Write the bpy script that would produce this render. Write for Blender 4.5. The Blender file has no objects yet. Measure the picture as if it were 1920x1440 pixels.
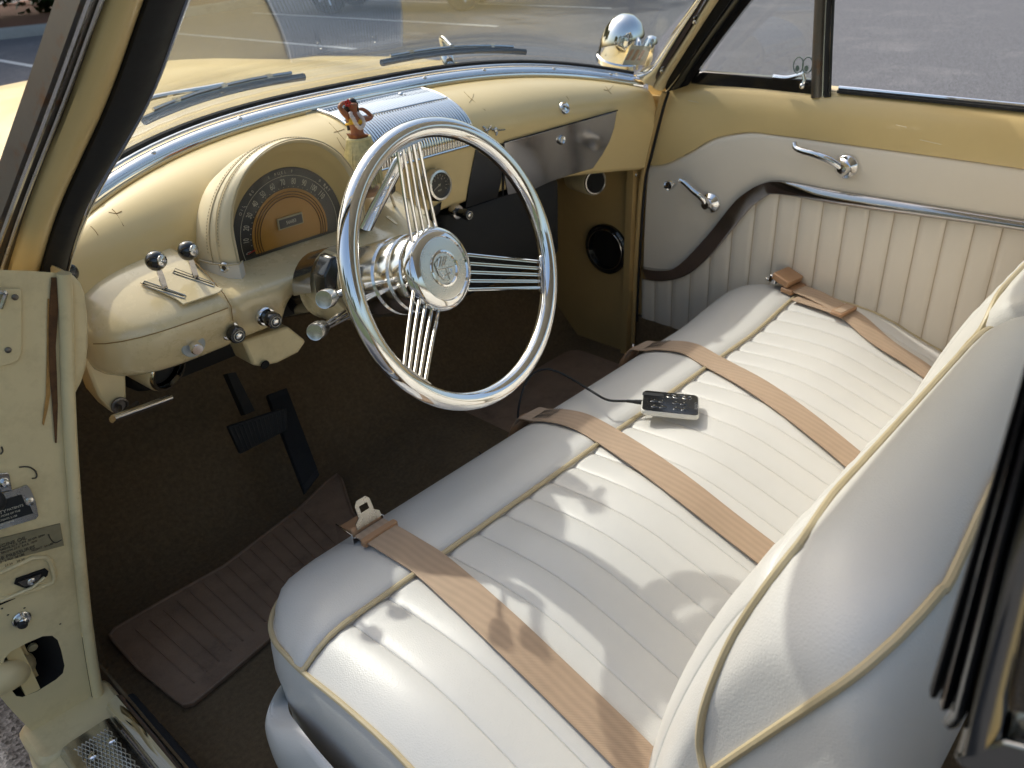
import bpy, bmesh, math, random
from math import sin, cos, pi, sqrt, radians
from mathutils import Vector, Matrix
random.seed(7)
S = bpy.context.scene
COL = S.collection

# ------------------------------------------------------------------ camera
F_PX, CU, CV = 1535.0, 960.0, 720.0            # photograph is 1920 x 1440
AX = Vector((0.674033, -0.38428101, 0.63087845))   # car X (right) in camera axes (x right, y down, z forward)
AY = Vector((-0.73795766, -0.31197693, 0.59840529))
AZ = Vector((-0.03313626, -0.8689065, -0.49386586))
CAM = Vector((-1.086, 0.0, 1.43))
cam = bpy.data.cameras.new('camera'); camo = bpy.data.objects.new('camera', cam); COL.objects.link(camo)
right = Vector((AX.x, AY.x, AZ.x)); up = -Vector((AX.y, AY.y, AZ.y)); fwd = Vector((AX.z, AY.z, AZ.z))
M = Matrix.Identity(4)
for i in range(3):
    M[i][0] = right[i]; M[i][1] = up[i]; M[i][2] = -fwd[i]; M[i][3] = CAM[i]
camo.matrix_world = M
cam.sensor_width = 36.0; cam.lens = F_PX / 1920.0 * 36.0
cam.clip_start = 0.02; cam.clip_end = 600
cam.dof.use_dof = True; cam.dof.focus_distance = 1.15; cam.dof.aperture_fstop = 9.0
S.camera = camo
S.render.resolution_x, S.render.resolution_y = 1024, 768

# ------------------------------------------------------------------ sky, sun, exposure
SUN_EL, SUN_AZ = radians(44.5), radians(3)      # azimuth from +Y (car front) towards +X
sun_dir = Vector((cos(SUN_EL) * sin(SUN_AZ), cos(SUN_EL) * cos(SUN_AZ), sin(SUN_EL)))
W = bpy.data.worlds.new('World'); S.world = W; W.use_nodes = True
wn = W.node_tree; bg = wn.nodes['Background']
sky = wn.nodes.new('ShaderNodeTexSky'); sky.sky_type = 'NISHITA'; sky.sun_disc = False
sky.sun_elevation = SUN_EL; sky.sun_rotation = SUN_AZ; sky.air_density = 1.5; sky.dust_density = 6.0; sky.ozone_density = 2.5
wn.links.new(sky.outputs[0], bg.inputs['Color']); bg.inputs['Strength'].default_value = 0.15
sl = bpy.data.lights.new('sun', 'SUN'); sl.energy = 2.0; sl.angle = radians(0.9); sl.color = (1.0, 0.965, 0.90)
so = bpy.data.objects.new('sun', sl); COL.objects.link(so); so.location = sun_dir * 30
so.rotation_euler = (-sun_dir).to_track_quat('-Z', 'Y').to_euler()
S.view_settings.view_transform = 'Standard'; S.view_settings.look = 'None'
S.view_settings.exposure = 0.64; S.view_settings.gamma = 1.0
S.render.engine = 'CYCLES'
try:
    S.cycles.max_bounces = 10; S.cycles.transparent_max_bounces = 16; S.cycles.caustics_reflective = False
    S.cycles.caustics_refractive = False; S.cycles.sample_clamp_indirect = 6.0
except Exception: pass

# ------------------------------------------------------------------ pixel -> point helpers
def ray(u, v):
    d = Vector((u - CU, v - CV, F_PX)); return Vector((AX.dot(d), AY.dot(d), AZ.dot(d)))
def PX(u, v, x): d = ray(u, v); return CAM + d * ((x - CAM.x) / d.x)
def PY(u, v, y): d = ray(u, v); return CAM + d * ((y - CAM.y) / d.y)
def PZ(u, v, z): d = ray(u, v); return CAM + d * ((z - CAM.z) / d.z)
def PP(u, v, p, n): d = ray(u, v); return CAM + d * ((Vector(p) - CAM).dot(n) / d.dot(n))
def lerp(a, b, t): return a + (b - a) * t
def catmull(pts, n=8, closed=False):
    P = [Vector(p) for p in pts]; out = []; m = len(P)
    rng = range(m) if closed else range(m - 1)
    for i in rng:
        if closed: p0, p1, p2, p3 = P[i - 1], P[i], P[(i + 1) % m], P[(i + 2) % m]
        else:
            p1, p2 = P[i], P[i + 1]
            p0 = P[i - 1] if i > 0 else p1 * 2 - p2
            p3 = P[i + 2] if i + 2 < m else p2 * 2 - p1
        for k in range(n):
            t = k / n
            out.append(0.5 * ((2 * p1) + (p2 - p0) * t + (2 * p0 - 5 * p1 + 4 * p2 - p3) * t * t + (3 * p1 - p0 - 3 * p2 + p3) * t ** 3))
    if not closed: out.append(P[-1].copy())
    return out

# ------------------------------------------------------------------ materials
MATS = {}
def mat(name, base, rough=0.5, metal=0.0, coat=0.0, var=0.0, vscale=6.0, bump=0.0, bscale=200.0, dirt=None, dscale=3.0, damt=0.5, spec=0.5, kind='noise', sheen=0.0, rvar=0.0, aniso=0.0):
    m = bpy.data.materials.new(name); m.use_nodes = True; nt = m.node_tree; N = nt.nodes; L = nt.links
    b = N['Principled BSDF']; b.inputs['Roughness'].default_value = rough; b.inputs['Metallic'].default_value = metal
    b.inputs['Coat Weight'].default_value = coat; b.inputs['Coat Roughness'].default_value = 0.08
    b.inputs['Specular IOR Level'].default_value = spec
    if sheen: b.inputs['Sheen Weight'].default_value = sheen
    b.inputs['Base Color'].default_value = (*base, 1)
    tc = N.new('ShaderNodeTexCoord'); src = tc.outputs['Object']
    col = None
    if var > 0:
        n = N.new('ShaderNodeTexNoise'); n.inputs['Scale'].default_value = vscale; n.inputs['Detail'].default_value = 6; n.inputs['Roughness'].default_value = 0.62
        L.new(src, n.inputs['Vector'])
        r = N.new('ShaderNodeMapRange'); r.inputs[1].default_value = 0.25; r.inputs[2].default_value = 0.75
        r.inputs[3].default_value = 1 - var; r.inputs[4].default_value = 1 + var; L.new(n.outputs['Fac'], r.inputs[0])
        mx = N.new('ShaderNodeVectorMath'); mx.operation = 'SCALE'; mx.inputs[0].default_value = base; L.new(r.outputs[0], mx.inputs['Scale'])
        col = mx.outputs[0]
    if dirt:
        n = N.new('ShaderNodeTexNoise'); n.inputs['Scale'].default_value = dscale; n.inputs['Detail'].default_value = 9; n.inputs['Roughness'].default_value = 0.7
        L.new(src, n.inputs['Vector'])
        r = N.new('ShaderNodeMapRange'); r.inputs[1].default_value = 0.52; r.inputs[2].default_value = 0.74; r.inputs[3].default_value = 0; r.inputs[4].default_value = damt
        L.new(n.outputs['Fac'], r.inputs[0])
        mx = N.new('ShaderNodeMix'); mx.data_type = 'RGBA'; L.new(r.outputs[0], mx.inputs[0])
        if col: L.new(col, mx.inputs[6])
        else: mx.inputs[6].default_value = (*base, 1)
        mx.inputs[7].default_value = (*dirt, 1); col = mx.outputs[2]
    if col: L.new(col, b.inputs['Base Color'])
    if rvar > 0:
        n = N.new('ShaderNodeTexNoise'); n.inputs['Scale'].default_value = 14; n.inputs['Detail'].default_value = 8; n.inputs['Roughness'].default_value = 0.7
        L.new(src, n.inputs['Vector'])
        r = N.new('ShaderNodeMapRange'); r.inputs[1].default_value = 0.3; r.inputs[2].default_value = 0.75; r.inputs[3].default_value = max(0.02, rough - rvar); r.inputs[4].default_value = rough + rvar
        L.new(n.outputs['Fac'], r.inputs[0]); L.new(r.outputs[0], b.inputs['Roughness'])
    if bump > 0:
        bp = N.new('ShaderNodeBump'); bp.inputs['Strength'].default_value = bump; bp.inputs['Distance'].default_value = 0.002
        if kind == 'leather':
            v = N.new('ShaderNodeTexVoronoi'); v.feature = 'DISTANCE_TO_EDGE'; v.inputs['Scale'].default_value = bscale
            n2 = N.new('ShaderNodeTexNoise'); n2.inputs['Scale'].default_value = 18; n2.inputs['Detail'].default_value = 5
            dn = N.new('ShaderNodeTexNoise'); dn.inputs['Scale'].default_value = 90; dn.inputs['Detail'].default_value = 3; L.new(src, dn.inputs['Vector'])
            dm = N.new('ShaderNodeVectorMath'); dm.operation = 'MULTIPLY_ADD'; dm.inputs[1].default_value = (.006, .006, .006); L.new(dn.outputs['Color'], dm.inputs[0]); L.new(src, dm.inputs[2])
            L.new(dm.outputs[0], v.inputs['Vector']); L.new(src, n2.inputs['Vector'])
            ad = N.new('ShaderNodeMath'); ad.operation = 'MULTIPLY_ADD'; ad.inputs[1].default_value = 0.7
            L.new(n2.outputs['Fac'], ad.inputs[0]); L.new(v.outputs['Distance'], ad.inputs[2]); L.new(ad.outputs[0], bp.inputs['Height'])
        elif kind == 'weave':
            w1 = N.new('ShaderNodeTexWave'); w1.inputs['Scale'].default_value = bscale; w1.bands_direction = 'DIAGONAL'; w1.inputs['Distortion'].default_value = 0.3
            L.new(src, w1.inputs['Vector']); L.new(w1.outputs['Fac'], bp.inputs['Height'])
        else:
            n = N.new('ShaderNodeTexNoise'); n.inputs['Scale'].default_value = bscale; n.inputs['Detail'].default_value = 4
            L.new(src, n.inputs['Vector']); L.new(n.outputs['Fac'], bp.inputs['Height'])
        L.new(bp.outputs[0], b.inputs['Normal'])
    MATS[name] = m; return m
def glass(name, tint=(1, 1, 1), f0=0.04):
    m = bpy.data.materials.new(name); m.use_nodes = True; nt = m.node_tree; N = nt.nodes; L = nt.links; N.clear()
    o = N.new('ShaderNodeOutputMaterial'); t = N.new('ShaderNodeBsdfTransparent'); g = N.new('ShaderNodeBsdfGlossy'); f = N.new('ShaderNodeLayerWeight'); f.inputs[0].default_value = 0.5; pw = N.new('ShaderNodeMath'); pw.operation = 'POWER'; pw.inputs[1].default_value = 5.0; ma = N.new('ShaderNodeMath'); ma.operation = 'MULTIPLY_ADD'; ma.inputs[1].default_value = 0.9 if f0 > 0.03 else 0.3; ma.inputs[2].default_value = f0; mx = N.new('ShaderNodeMixShader')
    t.inputs[0].default_value = (*tint, 1); g.inputs['Roughness'].default_value = 0.0
    L.new(f.outputs['Facing'], pw.inputs[0]); L.new(pw.outputs[0], ma.inputs[0]); L.new(ma.outputs[0], mx.inputs[0]); L.new(t.outputs[0], mx.inputs[1]); L.new(g.outputs[0], mx.inputs[2]); L.new(mx.outputs[0], o.inputs[0])
    MATS[name] = m; return m

CREAM = (0.73, 0.555, 0.265)
mat('cream', CREAM, 0.34, coat=0.25, var=0.05, vscale=5, bump=0.02, bscale=90, rvar=0.06)
mat('cream_jamb', (0.74, 0.60, 0.34), 0.36, var=0.07, vscale=9, dirt=(0.30, 0.19, 0.07), dscale=7, damt=0.45, bump=0.04, bscale=120, rvar=0.1)
mat('cream_pod', (0.75, 0.60, 0.345), 0.28, coat=0.7, var=0.04, vscale=7, rvar=0.05, dirt=(0.45, 0.30, 0.12), dscale=9, damt=0.18)
mat('ivory_vinyl', (0.76, 0.64, 0.42), 0.42, var=0.04, bump=0.15, bscale=700, kind='leather')
mat('white_vinyl', (0.635, 0.61, 0.57), 0.40, var=0.035, vscale=5, bump=0.19, bscale=300, kind='leather', rvar=0.06)
mat('door_vinyl', (0.80, 0.715, 0.595), 0.40, var=0.03, vscale=7, bump=0.14, bscale=420, kind='leather', rvar=0.05)
mat('piping', (0.50, 0.405, 0.245), 0.45, var=0.08, vscale=30, bump=0.1, bscale=400)
mat('door_piping', (0.50, 0.39, 0.26), 0.5)
mat('webbing', (0.40, 0.275, 0.18), 0.62, var=0.06, vscale=20, bump=0.18, bscale=190, kind='weave', sheen=0.2)
def web_mat():
    m = MATS['webbing']; nt = m.node_tree; N = nt.nodes; L = nt.links; b = N['Principled BSDF']; tc = N.new('ShaderNodeTexCoord'); w = N.new('ShaderNodeTexWave'); w.bands_direction = 'X'; w.inputs['Scale'].default_value = 26; w.inputs['Distortion'].default_value = 1.0; w.inputs['Detail'].default_value = 1
    L.new(tc.outputs['Object'], w.inputs['Vector']); r = N.new('ShaderNodeMapRange'); r.inputs[3].default_value = 0.94; r.inputs[4].default_value = 1.06; L.new(w.outputs['Fac'], r.inputs[0])
    mu = N.new('ShaderNodeVectorMath'); mu.operation = 'SCALE'; old = b.inputs['Base Color'].links[0].from_socket; L.new(old, mu.inputs[0]); L.new(r.outputs[0], mu.inputs['Scale']); L.new(mu.outputs[0], b.inputs['Base Color'])
web_mat()
mat('buckle_tan', (0.38, 0.215, 0.115), 0.45, var=0.05)
mat('chrome', (0.80, 0.80, 0.80), 0.07, 1.0, rvar=0.03)
mat('bell_chrome', (0.80, 0.80, 0.79), 0.15, 1.0, rvar=0.06, bump=0.03, bscale=25)
mat('chrome_worn', (0.68, 0.67, 0.65), 0.20, 1.0, rvar=0.10, dirt=(0.22, 0.17, 0.11), dscale=25, damt=0.55, bump=0.06, bscale=60)
mat('chrome_dark_reflection', (0.22, 0.22, 0.21), 0.14, 1.0, rvar=0.05)  # chrome with the dark surroundings it mirrors put into its colour
mat('dark_chrome', (0.50, 0.48, 0.47), 0.13, 1.0, rvar=0.05)
mat('steel', (0.40, 0.39, 0.37), 0.30, 1.0, rvar=0.06)
mat('brushed', (0.62, 0.60, 0.56), 0.26, 1.0, rvar=0.06, bump=0.05, bscale=300)
mat('pot_metal', (0.17, 0.155, 0.14), 0.42, 1.0, rvar=0.12, dirt=(0.2, 0.09, 0.03), dscale=40, damt=0.8)
mat('screw', (0.60, 0.58, 0.54), 0.25, 1.0)
mat('rubber', (0.012, 0.012, 0.013), 0.7, bump=0.1, bscale=150, rvar=0.12)
mat('black_gloss', (0.008, 0.008, 0.009), 0.18, coat=0.5)
mat('black_matte', (0.010, 0.009, 0.008), 0.8)
mat('dark_cavity', (0.008, 0.006, 0.005), 0.9)  # near-black for seams, and for the shade inside holes and slots
mat('dial_black', (0.040, 0.034, 0.028), 0.38)
mat('dial_gold', (0.44, 0.205, 0.030), 0.45, coat=0.0, var=0.04)
mat('dial_ring', (0.13, 0.055, 0.010), 0.45)
mat('print_cream', (0.62, 0.56, 0.44), 0.5)
mat('print_dark', (0.06, 0.045, 0.03), 0.6)
mat('needle_red', (0.45, 0.03, 0.02), 0.4)
mat('carpet', (0.18, 0.12, 0.062), 0.95, var=0.28, vscale=120, bump=1.0, bscale=420, dirt=(0.09, 0.06, 0.035), dscale=6, damt=0.4)
mat('floor_mat', (0.32, 0.205, 0.13), 0.72, var=0.16, vscale=18, bump=0.35, bscale=300, dirt=(0.06, 0.036, 0.024), dscale=12, damt=0.5)
mat('kick_board', (0.46, 0.31, 0.125), 0.55, var=0.08, vscale=6, bump=0.1, bscale=200)
mat('headliner', (0.80, 0.77, 0.70), 0.8, var=0.03)
mat('asphalt', (0.098, 0.098, 0.104), 0.9, var=0.30, vscale=160, bump=0.7, bscale=320, dirt=(0.165, 0.16, 0.16), dscale=0.9, damt=0.7)
def asphalt_mat():
    m = MATS['asphalt']; nt = m.node_tree; N = nt.nodes; L = nt.links; b = N['Principled BSDF']
    tc = N.new('ShaderNodeTexCoord'); v = N.new('ShaderNodeTexVoronoi'); v.inputs['Scale'].default_value = 150; L.new(tc.outputs['Object'], v.inputs['Vector'])
    sep = N.new('ShaderNodeSeparateColor'); L.new(v.outputs['Color'], sep.inputs[0])
    r = N.new('ShaderNodeMapRange'); r.inputs[3].default_value = 0.35; r.inputs[4].default_value = 1.9; L.new(sep.outputs[0], r.inputs[0])
    mu = N.new('ShaderNodeVectorMath'); mu.operation = 'SCALE'; old = b.inputs['Base Color'].links[0].from_socket; L.new(old, mu.inputs[0]); L.new(r.outputs[0], mu.inputs['Scale']); L.new(mu.outputs[0], b.inputs['Base Color'])
    bp = [n for n in N if n.type == 'BUMP'][0]; bp.inputs['Distance'].default_value = 0.004; L.new(v.outputs['Distance'], bp.inputs['Height'])
asphalt_mat()
mat('line_paint', (0.55, 0.55, 0.53), 0.75, var=0.12, vscale=14, dirt=(0.16, 0.16, 0.16), dscale=9, damt=0.9)
mat('concrete', (0.30, 0.285, 0.255), 0.9, var=0.12, vscale=7, bump=0.3, bscale=60, dirt=(0.10, 0.09, 0.08), dscale=2.5, damt=0.7)
mat('mulch', (0.17, 0.065, 0.030), 0.95, var=0.5, vscale=60, bump=1.0, bscale=60)
mat('leaf', (0.045, 0.085, 0.022), 0.5, var=0.5, vscale=2.5)
mat('bark', (0.10, 0.075, 0.055), 0.9, var=0.25, vscale=20, bump=0.8, bscale=50)
mat('grass', (0.06, 0.078, 0.032), 0.85, var=0.4, vscale=30, bump=0.8, bscale=120)
mat('car_paint_grey', (0.045, 0.05, 0.058), 0.25, coat=0.8)
mat('car_glass', (0.01, 0.012, 0.014), 0.05, coat=1.0)
mat('tyre', (0.018, 0.018, 0.018), 0.75, bump=0.2, bscale=60)
mat('skin', (0.30, 0.105, 0.045), 0.45)
mat('doll_hair', (0.012, 0.008, 0.007), 0.4)
mat('raffia', (0.62, 0.55, 0.30), 0.6, var=0.25, vscale=160)
mat('lei_white', (0.72, 0.62, 0.58), 0.6, var=0.15, vscale=300)
mat('bra_yellow', (0.75, 0.42, 0.02), 0.5)
mat('flower_red', (0.50, 0.02, 0.02), 0.5)
mat('reflector', (0.20, 0.005, 0.02), 0.15, coat=1)
mat('sticker_paper', (0.55, 0.50, 0.38), 0.6)
mat('sticker_orange', (0.48, 0.27, 0.16), 0.6)
mat('decal_green', (0.16, 0.22, 0.19), 0.6)
mat('decal_white', (0.45, 0.47, 0.43), 0.6)
mat('rust', (0.11, 0.048, 0.016), 0.85, var=0.5, vscale=60, bump=0.5, bscale=200)
mat('rust_stain', (0.38, 0.20, 0.055), 0.7, var=0.35, vscale=50)
mat('plate_black', (0.012, 0.014, 0.016), 0.4)
mat('plate_tan', (0.24, 0.20, 0.115), 0.5, var=0.15, vscale=60)
mat('silver_paint', (0.42, 0.43, 0.41), 0.35)
mat('white_plastic', (0.72, 0.70, 0.64), 0.25)
mat('stitch', (0.80, 0.72, 0.55), 0.6)
mat('glove_shadow', (0.02, 0.015, 0.01), 0.9)
mat('crack', (0.30, 0.17, 0.05), 0.7)
glass('windscreen_glass', (0.93, 0.95, 0.94)); glass('clear_glass', (0.97, 0.98, 0.975)); glass('gauge_glass', (0.98, 0.98, 0.97), 0.008)

# ------------------------------------------------------------------ mesh builder
class MB:
    def __init__(s): s.v = []; s.f = []; s.m = []; s.mats = []
    def mi(s, name):
        if name not in s.mats: s.mats.append(name)
        return s.mats.index(name)
    def add(s, V, Fs, m):
        b = len(s.v); s.v += [Vector(p) for p in V]; k = s.mi(m)
        for f in Fs: s.f.append([i + b for i in f]); s.m.append(k)
    def grid(s, rows, m, closed_u=False, closed_v=False):
        R, C = len(rows), len(rows[0]); V = [p for r in rows for p in r]; Fs = []
        for i in range(R if closed_v else R - 1):
            for j in range(C if closed_u else C - 1):
                Fs.append([i * C + j, i * C + (j + 1) % C, ((i + 1) % R) * C + (j + 1) % C, ((i + 1) % R) * C + j])
        s.add(V, Fs, m)
    def loft(s, rings, m, cap0=True, cap1=True):
        s.grid(rings, m, closed_u=True)
        n = len(rings[0])
        if cap0: s.add(rings[0], [list(range(n))[::-1]], m)
        if cap1: s.add(rings[-1], [list(range(n))], m)
    def sheet(s, rows, m, off):
        """a sheet with thickness: rows of points, offset vector (or function of the point)"""
        fo = off if callable(off) else (lambda p: off)
        R, C = len(rows), len(rows[0]); A = [Vector(p) for r in rows for p in r]; B = [p + Vector(fo(p)) for p in A]; n = len(A); Fs = []
        for i in range(R - 1):
            for j in range(C - 1):
                a, b, c, d = i * C + j, i * C + j + 1, (i + 1) * C + j + 1, (i + 1) * C + j
                Fs.append([a, b, c, d]); Fs.append([n + d, n + c, n + b, n + a])
        edge = [j for j in range(C)] + [i * C + C - 1 for i in range(1, R)] + [(R - 1) * C + j for j in range(C - 2, -1, -1)] + [i * C for i in range(R - 2, 0, -1)]
        for k in range(len(edge)):
            a, b = edge[k], edge[(k + 1) % len(edge)]; Fs.append([b, a, n + a, n + b])
        s.add(A + B, Fs, m)
    def prism(s, poly, off, m):
        P = [Vector(p) for p in poly]; n = len(P); off = Vector(off)
        s.add(P + [p + off for p in P], [list(range(n)), [n + i for i in range(n)][::-1]] + [[(i + 1) % n, i, n + i, n + (i + 1) % n] for i in range(n)], m)
    def box(s, c, h, m, R=None):
        c = Vector(c); V = []
        for x in (-1, 1):
            for y in (-1, 1):
                for z in (-1, 1):
                    p = Vector((x * h[0], y * h[1], z * h[2])); V.append(c + (R @ p if R else p))
        s.add(V, [[0, 1, 3, 2], [4, 6, 7, 5], [0, 4, 5, 1], [2, 3, 7, 6], [0, 2, 6, 4], [1, 5, 7, 3]], m)
    def rbox(s, c, h, r, m, R=None, seg=3):
        """box rounded in its local xy outline, with a small chamfer on z"""
        c = Vector(c); ring = []
        for k, (sx, sy) in enumerate(((1, 1), (-1, 1), (-1, -1), (1, -1))):
            for i in range(seg + 1):
                a = k * pi / 2 + i / seg * pi / 2
                ring.append((sx * (h[0] - r) + r * cos(a), sy * (h[1] - r) + r * sin(a)))
        ch = min(r, h[2]) * 0.4; rings = []
        for z, d in ((-h[2], ch), (-h[2] + ch, 0), (h[2] - ch, 0), (h[2], ch)):
            rr = []
            for x, y in ring:
                l = max(1e-6, sqrt(x * x + y * y)); p = Vector((x - d * x / l, y - d * y / l, z)); rr.append(c + (R @ p if R else p))
            rings.append(rr)
        s.loft(rings, m)
    def tube(s, path, r, m, n=8, closed=False, caps=True):
        P = [Vector(p) for p in path]; K = len(P); rings = []
        rf = r if callable(r) else (lambda t: r)
        t0 = (P[1] - P[0]).normalized(); a = Vector((0, 0, 1)) if abs(t0.z) < 0.9 else Vector((1, 0, 0))
        nrm = t0.cross(a).normalized()
        for i in range(K):
            if closed: t = (P[(i + 1) % K] - P[i - 1]).normalized()
            else: t = (P[min(i + 1, K - 1)] - P[max(i - 1, 0)]).normalized()
            nrm = (nrm - t * nrm.dot(t)).normalized(); b = t.cross(nrm); R = rf(i / max(1, K - 1))
            rings.append([P[i] + (nrm * cos(2 * pi * k / n) + b * sin(2 * pi * k / n)) * R for k in range(n)])
        if closed: s.grid(rings, m, closed_u=True, closed_v=True)
        else: s.loft(rings, m, caps, caps)
    def lathe(s, prof, o, axis, m, n=24, ref=None, cap0=True, cap1=True):
        """prof = [(radius, distance along axis)]"""
        o = Vector(o); ax = Vector(axis).normalized(); r = Vector(ref) if ref else (Vector((0, 0, 1)) if abs(ax.z) < 0.9 else Vector((1, 0, 0)))
        e1 = (r - ax * r.dot(ax)).normalized(); e2 = ax.cross(e1)
        rings = [[o + ax * d + (e1 * cos(2 * pi * k / n) + e2 * sin(2 * pi * k / n)) * max(R, 1e-5) for k in range(n)] for R, d in prof]
        s.loft(rings, m, cap0, cap1)
    def ball(s, c, r, m, n=14, R=None):
        c = Vector(c); r = r if hasattr(r, '__len__') else (r, r, r); rings = []
        for i in range(1, n):
            a = pi * i / n; row = []
            for k in range(n + 4):
                b = 2 * pi * k / (n + 4); p = Vector((r[0] * sin(a) * cos(b), r[1] * sin(a) * sin(b), r[2] * cos(a))); row.append(c + (R @ p if R else p))
            rings.append(row)
        s.loft(rings, m)

def tag(o, label=None, cat=None, group=None, kind=None):
    if label: o['label'] = label
    if cat: o['category'] = cat
    if group: o['group'] = group
    if kind: o['kind'] = kind
    return o
def empty(name, loc, label, cat, group=None):
    o = bpy.data.objects.new(name, None); o.location = loc; o.empty_display_size = 0.1; COL.objects.link(o); return tag(o, label, cat, group)
def link(o, parent):
    COL.objects.link(o)
    if parent is not None:
        o.parent = parent
        if parent.type == 'EMPTY': o.matrix_parent_inverse = Matrix.Translation(-Vector(parent.location))
    return o
def build(name, mb, parent=None, smooth=40, label=None, bevel=0.0, subsurf=0, **kw):
    me = bpy.data.meshes.new(name); me.from_pydata([tuple(p) for p in mb.v], [], mb.f)
    for n in mb.mats: me.materials.append(MATS[n])
    for p, k in zip(me.polygons, mb.m): p.material_index = k
    bm = bmesh.new(); bm.from_mesh(me); bmesh.ops.remove_doubles(bm, verts=bm.verts, dist=1e-6); bmesh.ops.recalc_face_normals(bm, faces=bm.faces); bm.to_mesh(me); bm.free()
    if smooth:
        me.polygons.foreach_set('use_smooth', [True] * len(me.polygons)); me.set_sharp_from_angle(angle=radians(smooth))
    me.update(); o = bpy.data.objects.new(name, me); link(o, parent)
    if bevel:
        b = o.modifiers.new('bevel', 'BEVEL'); b.width = bevel; b.segments = 2; b.limit_method = 'ANGLE'; b.angle_limit = radians(35)
    if subsurf:
        b = o.modifiers.new('sub', 'SUBSURF'); b.levels = b.render_levels = subsurf
    if label: o['label'] = label
    tag(o, **kw); return o
def text(name, s, size, o, ex, ey, m, parent, align='CENTER', extrude=0.0002, sx=1.0):
    """flat lettering: origin o, reading direction ex, up direction ey"""
    c = bpy.data.curves.new(name, 'FONT'); c.body = s; c.size = size; c.align_x = align; c.align_y = 'CENTER'; c.extrude = extrude; c.resolution_u = 3
    t = bpy.data.objects.new(name, c); COL.objects.link(t)
    dg = bpy.context.evaluated_depsgraph_get(); me = bpy.data.meshes.new_from_object(t.evaluated_get(dg)); COL.objects.unlink(t); bpy.data.objects.remove(t)
    ex = Vector(ex).normalized(); ey = Vector(ey); ey = (ey - ex * ey.dot(ex)).normalized(); ez = ex.cross(ey); o = Vector(o)
    for v in me.vertices: p = v.co.copy(); v.co = o + ex * (p.x * sx) + ey * p.y + ez * p.z
    me.materials.clear(); me.materials.append(MATS[m]); me.update()
    ob = bpy.data.objects.new(name, me); return link(ob, parent)
def basis(ez, up=(0, 0, 1)):
    ez = Vector(ez).normalized(); ex = Vector(up).cross(ez).normalized(); ey = ez.cross(ex); R = Matrix((ex, ey, ez)).transposed(); return R

# ================================================================== the place around the car
g = MB(); n = 24
g.grid([[(lerp(-150, 150, j / n), lerp(-150, 150, i / n), 0) for j in range(n + 1)] for i in range(n + 1)], 'asphalt')
ground = build('parking_lot', g, kind='structure')
def strip(name, pts, w, z=0.004, m='line_paint'):
    b = MB(); P = [Vector(p) for p in pts]; d = (P[-1] - P[0]).normalized(); s = Vector((-d.y, d.x, 0)) * w / 2
    b.sheet([[p - s + Vector((0, 0, z)) for p in P], [p + s + Vector((0, 0, z)) for p in P]], m, (0, 0, -0.003)); return build(name, b, ground, smooth=0)
for x0, x1 in ((2.80, 3.02), (5.62, 6.05), (8.36, 8.80), (11.25, 11.72), (-0.1, 0.05), (-2.9, -2.8)):
    strip('parking_line', [(lerp(x0, x1, t), lerp(15.5, 9.4, t), 0) for t in (0, .25, .5, .75, 1)], 0.10)
# kerb with a planted bed behind it, curving away on the right
kp = catmull([(-14, 15.95, 0), (-4, 15.95, 0), (1, 15.9, 0), (5.0, 15.9, 0), (8.0, 16.4, 0), (10.5, 18.0, 0), (12.5, 20.6, 0), (14, 25, 0)], 6)
prof = [(-.10, -.05), (-.075, .125), (-.05, .15), (.20, .15), (.20, -.05)]
rows = []
for i, p in enumerate(kp):
    t = (kp[min(i + 1, len(kp) - 1)] - kp[max(i - 1, 0)]).normalized(); s = Vector((-t.y, t.x, 0)); rows.append([p + s * a + Vector((0, 0, z)) for a, z in prof])
b = MB(); b.loft(rows, 'concrete'); kerb = build('kerb', b, kind='structure')
b = MB(); b.grid([[p + Vector((-t_.y, t_.x, 0)) * d + Vector((0, 0, .14 + .02 * sin(i * 1.7 + d * 5))) for i, (p, t_) in enumerate([(kp[k], (kp[min(k + 1, len(kp) - 1)] - kp[max(k - 1, 0)]).normalized()) for k in range(len(kp))])] for d in (.19, .5, 1.0, 1.8, 3, 6)], 'mulch')
build('planting_bed', b, kind='structure')
# lawn beyond the lane on the driver's side (seen only in reflections)
b = MB(); b.grid([[(x, y, .03) for x in (-30, -9, -3.2)] for y in (-30, -10, 0, 9)], 'grass'); build('lawn', b, kind='structure')

def foliage(mb, c, r, count, size, m='leaf', seed=0, flat=.6):
    rnd = random.Random(seed); c = Vector(c)
    clumps = [Vector((rnd.gauss(0, .42), rnd.gauss(0, .42), rnd.gauss(0, .40))) for _ in range(26)]
    V = []; Fs = []
    for i in range(count):
        q = clumps[i % 26] + Vector((rnd.gauss(0, .17), rnd.gauss(0, .17), rnd.gauss(0, .15)))
        if q.length > 1.15: q *= 1.15 / q.length
        p = c + Vector((q.x * r[0], q.y * r[1], q.z * r[2]))
        a = Vector((rnd.uniform(-1, 1), rnd.uniform(-1, 1), rnd.uniform(-.6, .6))).normalized(); h = a.cross(Vector((rnd.uniform(-1, 1), rnd.uniform(-1, 1), rnd.uniform(-1, 1)))).normalized()
        s = size * rnd.uniform(.6, 1.3); k = len(V)
        V += [p - a * s, p + h * s * .42, p + a * s, p - h * s * .42]; Fs.append([k, k + 1, k + 2, k + 3])
    mb.add(V, Fs, m)
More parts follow.
